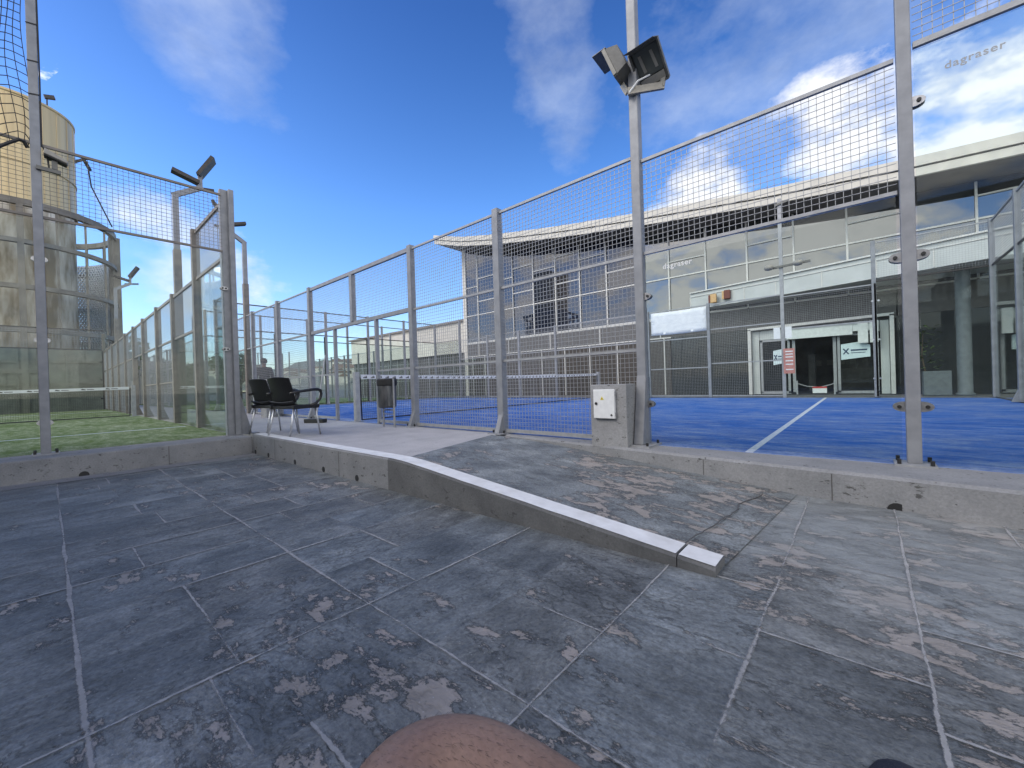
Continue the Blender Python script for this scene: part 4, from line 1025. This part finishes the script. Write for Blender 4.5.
# canopy over the entrance, running forward to the right
cn = [(-7.1, 23.45), (-3.0, 22.6), (0.5, 21.7), (3.6, 20.9), (8.0, 20.4), (16, 20.2)]
q = MB(); vs = []; fs = []
for x, y in cn: vs += [(x, y, 4.38), (x, y, 5.28), (x, BY-.06, 5.28), (x, BY-.06, 4.38)]
for i in range(len(cn)-1):
    for k in range(4): fs.append((i*4+k, i*4+(k+1)%4, i*4+(k+1)%4+4, i*4+k+4))
fs += [(0,1,2,3), (23,22,21,20)]; q.add(vs, fs); ca_ = q.build('canopy', M['canopy'], bd)
q = MB()
for (xa, ya), (xb, yb) in zip(cn, cn[1:]):
    q.bar((xa, ya-.02, 5.08), (xb, yb-.02, 5.08), .03, .03); q.bar((xa, ya-.03, 5.30), (xb, yb-.03, 5.30), .12, .06)
    m_ = max(2, int((xb-xa)/1.25))
    for i in range(m_): t = i/m_; q.bar((xa+(xb-xa)*t, ya+(yb-ya)*t-.012, 4.4), (xa+(xb-xa)*t, ya+(yb-ya)*t-.012, 5.06), .035, .02, up=(0,1,0))
q.build('panel_seam', M['mullion'], ca_)
# entrance portal
en = thing('entrance', 'pale framed glass entrance with sliding doors under the canopy', 'entrance', (-1.7, BY-.3, -.3))
pb = MB(); py = BY-.35
pb.box((-4.42, py, -.3), (-4.28, py+.5, 3.0)); pb.box((.92, py, -.3), (1.06, py+.5, 3.1)); pb.prism([(-4.42, py, 2.95), (1.06, py, 3.05), (1.06, py, 3.17), (-4.42, py, 3.07)], (0,.5,0))
split_build(pb, 'portal_frame', M['mullion'], en)
q = MB(); q.box((-4.26, BY-.1, -.3), (-3.95, BY+.0, 2.9)); q.box((.62, BY-.1, -.3), (.9, BY, 2.9)); q.box((-3.93, BY-.1, 2.45), (.6, BY, 2.9)); split_build(q, 'door_frame', M['canopy'], en)
def leaf(x0, x1, y):
    b = MB()
    for a, c in (((x0+.05, y, -.24), (x0+.05, y, 2.42)), ((x1-.05, y, -.24), (x1-.05, y, 2.42))): b.bar(a, c, .10, .05, up=(0,1,0))
    b.bar((x0, y, -.22), (x1, y, -.22), .05, .12); b.bar((x0, y, 2.38), (x1, y, 2.38), .05, .1)
    d_ = b.build('sliding_door', M['steel_light'], en)
    g_ = MB(); g_.box((x0+.1, y-.006, -.16), (x1-.1, y+.006, 2.33)); g_.build('pane', M['glass_green'], d_)
    return d_
leaf(-3.9, -2.65, BY-.16); leaf(-.85, .55, BY-.16)
q = MB(); q.bar((-2.5, BY-.15, -.2), (-2.5, BY-.15, 2.42), .12, .06, up=(0,1,0)); q.bar((-.95, BY-.08, -.2), (-.95, BY-.08, 2.42), .12, .06, up=(0,1,0)); split_build(q, 'jamb', M['steel_light'], en)
q = MB(); q.box((-2.75, BY-.42, 2.36), (-.3, BY-.2, 2.78)); q.box((-.29, BY-.40, 2.50), (.4, BY-.22, 2.76)); q.build('door_operator', M['white'], en)
q = MB(); q.box((-.12, BY-.44, 1.95), (.22, BY-.36, 2.9)); q.box((.28, BY-.44, 1.95), (.55, BY-.36, 2.9)); split_build(q, 'access_box', M['white'], en)
for x0, x1, z0 in ((-.72, .28, 1.25), (-3.35, -2.75, 1.15)):
    nm = 'white cut-corner paper notice on the right door leaf' if x0 > -1 else 'white paper notice on the left door leaf of the entrance'
    t = thing('paper_notice', nm, 'notice', (x0, BY-.2, z0))
    q = MB(); q.prism([(x0, BY-.19, z0), (x1, BY-.19, z0+.1), (x1, BY-.19, z0+.62), (x1-.35*(x1-x0), BY-.19, z0+.78), (x0, BY-.19, z0+.70)], (0, -.01, 0)); pp = q.build('sheet', M['paper'], t)
    q = MB(); w_ = (x1-x0)
    q.bar((x0+.08*w_, BY-.203, z0+.25), (x0+.27*w_, BY-.203, z0+.5), .05, .006, up=(0,1,0)); q.bar((x0+.27*w_, BY-.206, z0+.25), (x0+.08*w_, BY-.206, z0+.5), .05, .006, up=(0,1,0))
    q.box((x0+.34*w_, BY-.206, z0+.38), (x0+.9*w_, BY-.201, z0+.45)); q.box((x0+.34*w_, BY-.206, z0+.28), (x0+.84*w_, BY-.201, z0+.31))
    q.build('print', M['ink'], pp)
bt = thing('barrier_rope', 'sagging rope across the open entrance with a small red and white sign', 'barrier', (-1.7, BY-.5, -.3))
q = MB(); q.path([(-2.45, BY-.5, .25), (-2.0, BY-.5, .08), (-1.5, BY-.5, .03), (-1.1, BY-.5, .14), (-.9, BY-.5, .25)], .02, 6); q.build('rope', M['steel_light'], bt)
q = MB(); q.box((-1.78, BY-.54, -.24), (-1.25, BY-.52, .06)); sb = q.build('sign', M['white'], bt)
q = MB(); q.box((-1.78, BY-.545, -.02), (-1.25, BY-.5405, .06)); q.build('red_band', M['red'], sb)
q = MB(); q.box((-2.4, BY-.55, -.3), (-2.34, BY-.45, .35)); q.box((-1.0, BY-.55, -.3), (-.94, BY-.45, .35)); split_build(q, 'rope_post', M['steel_light'], bt)
for px_, z_, mt_, lb in ((-5.80, 4.52, 'amber', 'cream lantern lamp on the canopy edge, left of the red-brown one'), (-5.15, 4.62, 'rust', 'red-brown lantern lamp on the canopy edge above the far fence')):
    t = thing('alarm_lamp', lb, 'lamp', (px_, 22.9, z_), 'lamps on the canopy edge')
    yy = 22.85
    q = MB(); q.box((px_-.13, yy-.02, z_), (px_+.16, yy+.16, z_+.46)); q.build('lamp_body', M[mt_], t, bevel=.03)
    q = MB(); q.box((px_-.22, yy, z_+.02), (px_-.131, yy+.14, z_+.42)); q.build('side_plate', M['rust'] if mt_ == 'amber' else M['amber'], t)
# column, planter and plant under the canopy at the right
cl2 = thing('column', 'round grey column under the canopy at the right', 'column', (2.85, 22.2, -.3))
q = MB(); q.lathe((2.85, 22.2, -.3), [(.0, 0), (.26, 0), (.26, .06), (.2, .1), (.2, 4.6), (.26, 4.66), (0, 4.66)], 24); q.build('shaft', M['terracotta'], cl2, smooth=True)
pt = thing('potted_plant', 'tall leafy plant in a grey box planter, right of the entrance', 'plant', (2.0, 22.4, -.3))
q = MB(); q.box((1.75, 22.0, -.3), (2.5, 22.6, .62)); q.build('planter', M['terracotta'], pt, bevel=.02)
q = MB(); rl = random.Random(5)
for k in range(160):
    a = rl.uniform(0, 2*PI); r = rl.uniform(.05, .5)*(1 if rl.random() < .7 else 1.4); z = .7+rl.uniform(0, 1.7); c = Vector((1.75+r*math.cos(a), 22.3+r*math.sin(a)*.6, z))
    d = Vector((math.cos(a), math.sin(a), rl.uniform(-.4, .8))).normalized()*rl.uniform(.14, .28); sd = d.cross(Vector((0,0,1))).normalized()*.045
    q.add([c, c+d*.5+sd, c+d, c+d*.5-sd], [(0,1,2,3)])
q.build('foliage', M['leaf'], pt, fix=False)
q = MB(); q.path([(1.85, 22.3, .5), (1.75, 22.3, 1.2), (1.8, 22.3, 2.1)], [.03, .02, .01], 6); q.build('stem', M['bark'], pt)

# low beige wing on the left
lw = thing('low_wing', 'long low beige wing with dark ground floor, left of the glass building', 'building', (-36, 26, -.34))
q = MB(); q.box((-48, 25, 3.6), (-26.3, 40, 6.4)); q.build('upper_wall', M['soffit_pale'], lw)
q = MB(); q.box((-48, 25.3, -.34), (-26.3, 39, 3.6)); q.build('ground_floor_wall', M['stone'], lw)
q = MB()
for k in range(12): x = -47.6+k*1.85; q.bar((x, 25.25, -.3), (x, 25.25, 3.58), .08, .08, up=(0,1,0))
q.bar((-48, 25.25, 1.7), (-26.3, 25.25, 1.7), .06, .06); q.build('mullion', M['steel_light'], lw)
q = MB(); q.box((-48.2, 24.8, 6.4), (-26.3, 40.2, 6.6)); q.build('parapet', M['steel_brown'], lw)

# unseen building behind the viewer; its overhang is added to dim the foreground
vb = thing('shading_building', 'grey building behind the viewer, with flat canopy added to shade the foreground', 'building', (1, -4, -.34))
q = MB(); q.box((-9, -9, -.34), (12, -5.2, 4.6)); q.build('wall', M['wall_grey'], vb)
q = MB(); q.box((-9.4, -9.2, 3.3), (-2.0, -2.3, 3.6)); q.build('canopy', M['steel_brown'], vb)  # added out of view, sized to shade the foreground paving
q = MB()
for x in (-8.6, -5.4, -2.3): q.bar((x, -2.7, -.26), (x, -2.7, 3.3), .14, .14, up=(0,1,0))
split_build(q, 'shade_canopy_post', M['steel'], vb)
for k in range(6):
    q = MB(); q.box((-8+3.2*k, -5.22, .6), (-6+3.2*k, -5.19, 2.6)); q.build('window', M['window'], vb)

# ================================================================== TANK AND CAGE
TX, TY, TR = -34.5, -1.05, 2.45
tk = thing('storage_tower', 'tall tan cylindrical tower with mottled concrete lower half at the left', 'tower', (TX, TY, -.34))
q = MB(); q.lathe((TX, TY, 0), [(TR, 10.9), (TR, 16.1), (TR+.05, 16.15), (TR+.05, 16.25), (TR-.1, 16.28), (0, 16.3)], 64); q.build('tank', M['tank'], tk, smooth=False)
q = MB(); q.lathe((TX, TY, 0), [(TR-.06, -.34), (TR-.06, 10.9)], 64); q.build('base', M['tank_low'], tk, smooth=True)
q = MB()
for z in (10.9, 12.8): q.lathe((TX, TY, z), [(TR, -.05), (TR+.05, -.05), (TR+.05, .05), (TR, .05), (TR, -.05)], 64)
for k in range(24):
    a = 2*PI*k/24; q.bar((TX+(TR+.01)*math.cos(a), TY+(TR+.01)*math.sin(a), 10.95), (TX+(TR+.01)*math.cos(a), TY+(TR+.01)*math.sin(a), 16.1), .02, .02)
q.build('seam', M['tank'], tk)
q = MB(); a = .62; px_, py_ = TX+TR*math.cos(a), TY+TR*math.sin(a)
q.bar((px_, py_, 16.25), (px_, py_, 16.7), .06, .06); q.bar((px_, py_-.1, 16.68), (px_, py_+.28, 16.8), .16, .18); a = -.5; px_, py_ = TX+TR*math.cos(a), TY+TR*math.sin(a)
q.bar((px_, py_, 16.05), (px_, py_, 16.4), .06, .06); q.bar((px_, py_-.2, 16.5), (px_, py_+.2, 16.45), .2, .2); a = 1.45; px_, py_ = TX+TR*math.cos(a), TY+TR*math.sin(a)
q.bar((px_, py_, 14.3), (px_, py_+.5, 14.7), .12, .12); q.bar((px_, py_+.4, 14.5), (px_+.1, py_+.6, 14.0), .15, .15); split_build(q, 'camera_mount', M['dark_steel'], tk)
q = MB(); q.path([(px_, py_+.5, 14.5), (TX+2.2, TY+2.95, 12.4), (TX+2.0, TY+3.75, 10.4)], .035, 6); q.build('stay_cable', M['black'], tk)
cg = thing('steel_cage', 'round steel mesh cage with ring walkways around the foot of the tan tower', 'cage', (TX, TY, -.34))
CR = 3.95
q = MB()
for z, hh in ((10.2, .30), (8.3, .20), (6.1, .22), (4.0, .24), (2.0, .2)):
    q.lathe((TX, TY, z), [(CR-.12, -hh/2), (CR+.12, -hh/2), (CR+.12, hh/2), (CR-.12, hh/2), (CR-.12, -hh/2)], 48)
q.build('ring_beam', M['cage'], cg)
q = MB()
for k in range(20):
    a = 2*PI*k/20+.1; c = (TX+CR*math.cos(a), TY+CR*math.sin(a)); w_ = .22 if k % 5 == 0 else .09; q.bar((*c, -.34), (*c, 10.2), w_, w_, up=(0,1,0))
c = (TX+CR*math.cos(1.52), TY+CR*math.sin(1.52)); q.bar((*c, -.34), (*c, 10.25), .5, .5, up=(0,1,0))
q.build('upright', M['cage'], cg)
q = MB(); nz = 30; na = 58     # diamond mesh on the back half only, as photographed
for k in range(na):
    a0 = PI*.5+PI*1.0*k/na; 
    for j in range(nz):
        z = .3+8.6*j/nz; dz = 8.6/nz; da = PI/na
        for sgn in (0, 1):
            a1, a2 = (a0, a0+da) if sgn else (a0+da, a0)
            q.bar((TX+(CR-.2)*math.cos(a1), TY+(CR-.2)*math.sin(a1), z), (TX+(CR-.2)*math.cos(a2), TY+(CR-.2)*math.sin(a2), z+dz), .10, .06, caps=False)
q.build('expanded_mesh', M['cage_mesh'], cg, fix=False)

# perimeter wall beyond the green court, distant houses, trees, hills
pw = MB(); pw.box((-30.9, -12, -.34), (-30.6, 2.6, 3.1)); o = pw.build('perimeter_wall', M['wall_grey']); 
pq = MB()
for z in (1.35, 2.45): pq.bar((-30.56, -11, z), (-30.56, 2.5, z), .07, .09)
pq.build('pipe', M['cage'], o)
pq = MB()
for k in range(9): pq.bar((-30.57, -10.5+1.6*k, -.3), (-30.57, -10.5+1.6*k, 3.08), .12, .07, up=(0,1,0))
split_build(pq, 'pilaster', M['wall_grey'], o)
tag(o, 'grey concrete perimeter wall behind the far end glass of the green court', 'wall')
hl = MB(); nx, ny = 44, 26; vs = []
for i in range(nx+1):
    th = R_(38+72*i/nx)
    for j in range(ny+1):
        r = 260+1500*(j/ny)**1.3; x = -r*math.sin(th); y = r*math.cos(th)
        k = j/ny; hgt = 150*(k**1.15)*(.55+.45*noise.noise(Vector((i*.13, 0, .4)))+.25*noise.noise(Vector((i*.4, k*3, 1.7)))) 
        vs.append((x, y, -.4+max(0, hgt)+3*noise.noise(Vector((x*.02, y*.02, 0)))))
hl.add(vs, [(i*(ny+1)+j, (i+1)*(ny+1)+j, (i+1)*(ny+1)+j+1, i*(ny+1)+j+1) for i in range(nx) for j in range(ny)])
structure('hills', hl, M['hill'], smooth=True)
def hill_z(x, y):
    r = math.hypot(x, y); th = math.degrees(math.atan2(-x, y)); i = (th-38)/72*nx; k = max(0, (r-260)/1500)**(1/1.3)
    return max(0, 150*(k**1.15)*(.55+.45*noise.noise(Vector((i*.13, 0, .4)))+.25*noise.noise(Vector((i*.4, k*3, 1.7)))))-1.5
rh = random.Random(21)
looks = ['white flat-fronted house', 'cream house with terracotta roof', 'pale block-shaped house', 'small beige house']
ht = thing('distant_house', 'far white house with terracotta roof on the distant slope', 'house', (0,0,0), 'houses on the distant hillside')
q = MB(); q.box((-5, -4, 0), (5, 4, 6)); q.build('wall', M['house'], ht)
q = MB(); q.prism([(-5.4, -4.4, 6), (-5.4, 4.4, 6), (-5.4, 0, 8.2)], (10.8, 0, 0)); q.build('roof', M['roof'], ht)
for x in (-2.6, 2.6):
    q = MB(); q.box((x-.8, -4.03, 3.0), (x+.8, -3.99, 4.6)); q.build('window', M['window'], ht)
for k in range(22):
    o = ht if k == 0 else copy_tree(ht)
    th = R_(rh.uniform(60, 79)); r = rh.uniform(290, 620); x, y = -r*math.sin(th), r*math.cos(th)
    o.location = (x, y, hill_z(x, y)); o.rotation_euler = (0, 0, rh.uniform(0, PI)); sc_ = rh.uniform(.8, 1.6); o.scale = (sc_, sc_, sc_)
bh = thing('town_house', 'dark-roofed house with white pillars beyond the end of the walkway', 'house', (-44, 2.6, -.34))
q = MB(); q.box((-50, -1, -.34), (-44, 7, 2.6)); q.build('wall', M['house'], bh)
q = MB(); q.prism([(-50.5, -1.6, 2.6), (-43.4, -1.6, 2.6), (-47, -1.6, 3.6)], (0, 9.2, 0)); q.build('roof', M['brown_stone'], bh)
for k in range(4):
    q = MB(); q.box((-44.02, -.2+1.8*k, .3), (-43.97, .8+1.8*k, 2.0)); q.build('window', M['window'], bh)
def tree(x, y, h, r, label, seed, z=-.34):
    t = thing('tree', label, 'tree', (x, y, z), 'trees beyond the courts'); rt = random.Random(seed)
    q = MB(); q.path([(x, y, z), (x+.05, y, z+h*.35), (x-.1, y+.1, z+h*.7)], [r*.12, r*.09, r*.03], 8)
    for k in range(5): a = rt.uniform(0, 6.28); q.path([(x, y, z+h*.35), (x+r*.6*math.cos(a), y+r*.6*math.sin(a), z+h*rt.uniform(.55, .8))], [r*.05, r*.015], 6)
    q.build('trunk', M['bark'], t)
    q = MB()
    cl = [(Vector((rt.gauss(0, .42)*r, rt.gauss(0, .42)*r, h*.62+rt.gauss(0, .2)*h*.6)), rt.uniform(.25, .5)*r) for _ in range(16)]
    for k in range(1500):
        c, cr = rt.choice(cl); d = Vector((rt.gauss(0,1), rt.gauss(0,1), rt.gauss(0,1))).normalized(); p = Vector((x, y, z))+c+d*cr*rt.uniform(.5, 1)
        a = Vector((rt.gauss(0,1), rt.gauss(0,1), rt.gauss(0,1))).normalized()*.16*r**.5; b = a.cross(d).normalized()*.09*r**.5
        q.add([p-a, p+b, p+a, p-b], [(0,1,2,3)])
    q.build('crown', M['leaf'], t, fix=False)
tree(-39, 3.3, 4.6, 1.8, 'dark bushy tree seen through the side fence, nearest the tower', 1)
tree(-41, 6.5, 4.0, 1.5, 'small round tree behind the dark-roofed house', 2)
tree(-52, 14, 5.0, 2.2, 'broad dark tree beyond the far green court', 3)

# ================================================================== PEOPLE
def skin_body(name, joints, edges, radii, m, parent, root=0, sub=2):
    me = bpy.data.meshes.new(name); me.from_pydata(joints, edges, []); o = bpy.data.objects.new(name, me); C.objects.link(o); o.parent = parent
    sk = o.modifiers.new('skin', 'SKIN'); sk.use_smooth_shade = True
    for i, v in enumerate(me.skin_vertices[0].data if me.skin_vertices else []): v.radius = radii[i] if isinstance(radii[i], tuple) else (radii[i],)*2; v.use_root = (i == root)
    ss = o.modifiers.new('sub', 'SUBSURF'); ss.levels = ss.render_levels = sub
    me.materials.append(m)
    return o
def skin_mesh(name, joints, edges, radii, m, parent, root=0, sub=2):
    bm = bmesh.new(); lay = bm.verts.layers.skin.verify(); vs = []
    for i, j in enumerate(joints):
        v = bm.verts.new(j); v[lay].radius = radii[i] if isinstance(radii[i], tuple) else (radii[i],)*2; v[lay].use_root = (i == root); vs.append(v)
    for a, b in edges: bm.edges.new((vs[a], vs[b]))
    me = bpy.data.meshes.new(name); bm.to_mesh(me); bm.free()
    o = bpy.data.objects.new('t', me); C.objects.link(o)
    o.modifiers.new('skin', 'SKIN').use_smooth_shade = True
    ss = o.modifiers.new('sub', 'SUBSURF'); ss.levels = ss.render_levels = sub
    bpy.context.view_layer.update()
    m2 = bpy.data.meshes.new_from_object(o.evaluated_get(bpy.context.evaluated_depsgraph_get())); bpy.data.objects.remove(o)
    m2.name = name; m2.materials.clear(); m2.materials.append(m)
    for p in m2.polygons: p.use_smooth = True
    o = bpy.data.objects.new(name, m2); C.objects.link(o); o.parent = parent
    return o
# player standing at the end of the blue court
pr = thing('person', 'person in a dark jacket standing inside the blue court, seen above the chairs', 'person', (-15.0, 4.75, 0)); pr.rotation_euler = (0, 0, R_(60))
J = [(0,0,.95), (0,0,1.15), (0,.0,1.38), (0,0,1.47), (0,.01,1.53), (0,.02,1.62), (0,.01,1.71),
     (.18,0,1.40), (.25,-.02,1.12), (.22,.10,.90), (-.18,0,1.40), (-.25,-.02,1.12), (-.22,.10,.90),
     (.10,0,.90), (.11,.02,.50), (.11,-.02,.08), (.11,.14,.03), (-.10,0,.90), (-.11,.02,.50), (-.11,-.02,.08), (-.11,.14,.03), (.22,.16,.84), (-.22,.16,.84)]
E_ = [(0,1),(1,2),(2,3),(3,4),(4,5),(5,6),(2,7),(7,8),(8,9),(2,10),(10,11),(11,12),(0,13),(13,14),(14,15),(15,16),(0,17),(17,18),(18,19),(19,20),(9,21),(12,22)]
Rd = [(.15,.11),(.14,.10),(.15,.10),.06,.055,(.075,.095),(.06,.075),.06,.045,.034,.06,.045,.034,.085,.06,.042,.04,.085,.06,.042,.04,.03,.03]
skin_mesh('body', J, E_, Rd, M['skin'], pr)
jk = [J[0], J[1], J[2], J[3], J[7], J[8], J[9], J[10], J[11], J[12]]
skin_mesh('jacket', jk, [(0,1),(1,2),(2,3),(2,4),(4,5),(5,6),(2,7),(7,8),(8,9)], [(.18,.135),(.165,.125),(.175,.125),.075,.08,.062,.05,.08,.062,.05], M['cloth_dark'], pr)
tr_ = [J[0], J[13], J[14], (.11,-.02,.12), J[17], J[18], (-.11,-.02,.12)]
skin_mesh('trousers', tr_, [(0,1),(1,2),(2,3),(0,4),(4,5),(5,6)], [(.16,.12),.1,.075,.06,.1,.075,.06], M['cloth_grey'], pr)
q = MB(); vs = []
q.lathe((0, .0, 1.63), [(.098, -.02), (.105, .04), (.09, .10), (.05, .135), (0, .145)], 16); o = q.build('hair', M['hair'], None, smooth=True); o.parent = pr
for sx in (-1, 1):
    q = MB(); q.lathe((sx*.032, .112, 1.635), [(0, -.009), (.011, 0), (0, .009)], 8); o = q.build('eye', M['black'], None); o.parent = pr

# the viewer's own crossed leg at the bottom of the frame
R3 = Vector((rr.x, rr.y, 0)).normalized(); F3 = Vector((fw.x, fw.y, 0)).normalized()
def L(a, b, z): p = R3*a+F3*b; return (p.x, p.y, z)
lg = thing('person', 'bare bent knee of a seated person at the bottom edge, ankle crossed to the right', 'person', (0, 0, 0))
J = [L(.06,-.18,.17), L(-.05,-.02,.19), L(-.10,.18,.22), L(-.122,.34,.248), L(-.122,.415,.256), L(-.062,.432,.256), L(.02,.395,.240), L(.14,.355,.20), L(.30,.34,.160), L(.385,.36,.140), L(.425,.43,.148), L(.447,.48,.155),
     L(.16,-.02,.12), L(.22,.18,.11), L(.29,.36,.09), L(.30,.38,-.04), L(.30,.37,-.18), L(.31,.40,-.225), L(.33,.50,-.235)]
E_ = [(i, i+1) for i in range(11)]+[(0, 12)]+[(i, i+1) for i in range(12, 18)]
Rd = [(.13,.12), (.098), .090, .085, .077, .073, .065, .056, .044, .040, .036, .028, .09, .08, .062, .056, .042, .04, .03]
skin_mesh('body', J, E_, Rd, M['skin'], lg, 0, 3)
skin_mesh('shorts', [J[0], J[1], J[2], J[12], L(.20,.12,.112)], [(0,1),(1,2),(0,3),(3,4)], [(.15,.135), .112, .105, .11, .10], M['cloth_grey'], lg, 0, 3)
skin_mesh('shoe', [L(.375,.34,.140), L(.415,.42,.160), L(.452,.475,.170), L(.474,.515,.172)], [(0,1),(1,2),(2,3)], [.058, .052, .046, .03], M['shoe'], lg, 0, 2)
skin_mesh('shoe', [L(.30,.35,-.215), L(.315,.43,-.22), L(.33,.52,-.228)], [(0,1),(1,2)], [.05, .048, .036], M['shoe'], lg, 0, 2)

hb = MB(); rh = random.Random(9); bo = [c for c in lg.children if c.name.startswith('body')][0]
for p in bo.data.polygons:
    c = p.center; b_ = c.dot(F3); a_ = c.dot(R3)
    if p.normal.z < -.2 or b_ < .2 or c.z < .1 or a_ > .3: continue
    for _ in range(max(0, int(p.area*26000+rh.random()))):
        vs_ = [bo.data.vertices[i].co for i in p.vertices]; w_ = [rh.random()+.05 for _ in vs_]; t_ = sum(w_); q_ = sum((v*(k/t_) for v, k in zip(vs_, w_)), Vector())
        d = (R3*(.7+rh.uniform(-.3, .3))-F3*(.5+rh.uniform(-.3, .3))); d = (d-p.normal*d.dot(p.normal)).normalized(); sd = d.cross(p.normal)*.00015
        L_ = rh.uniform(.005, .011); e_ = q_+d*L_*.7+p.normal*L_*.35
        hb.add([q_-sd, q_+sd, e_+sd*.4, e_-sd*.4], [(0,1,2,3)])
o = hb.build('leg_hair', M['hair'], lg, fix=False); o['kind'] = 'stuff'
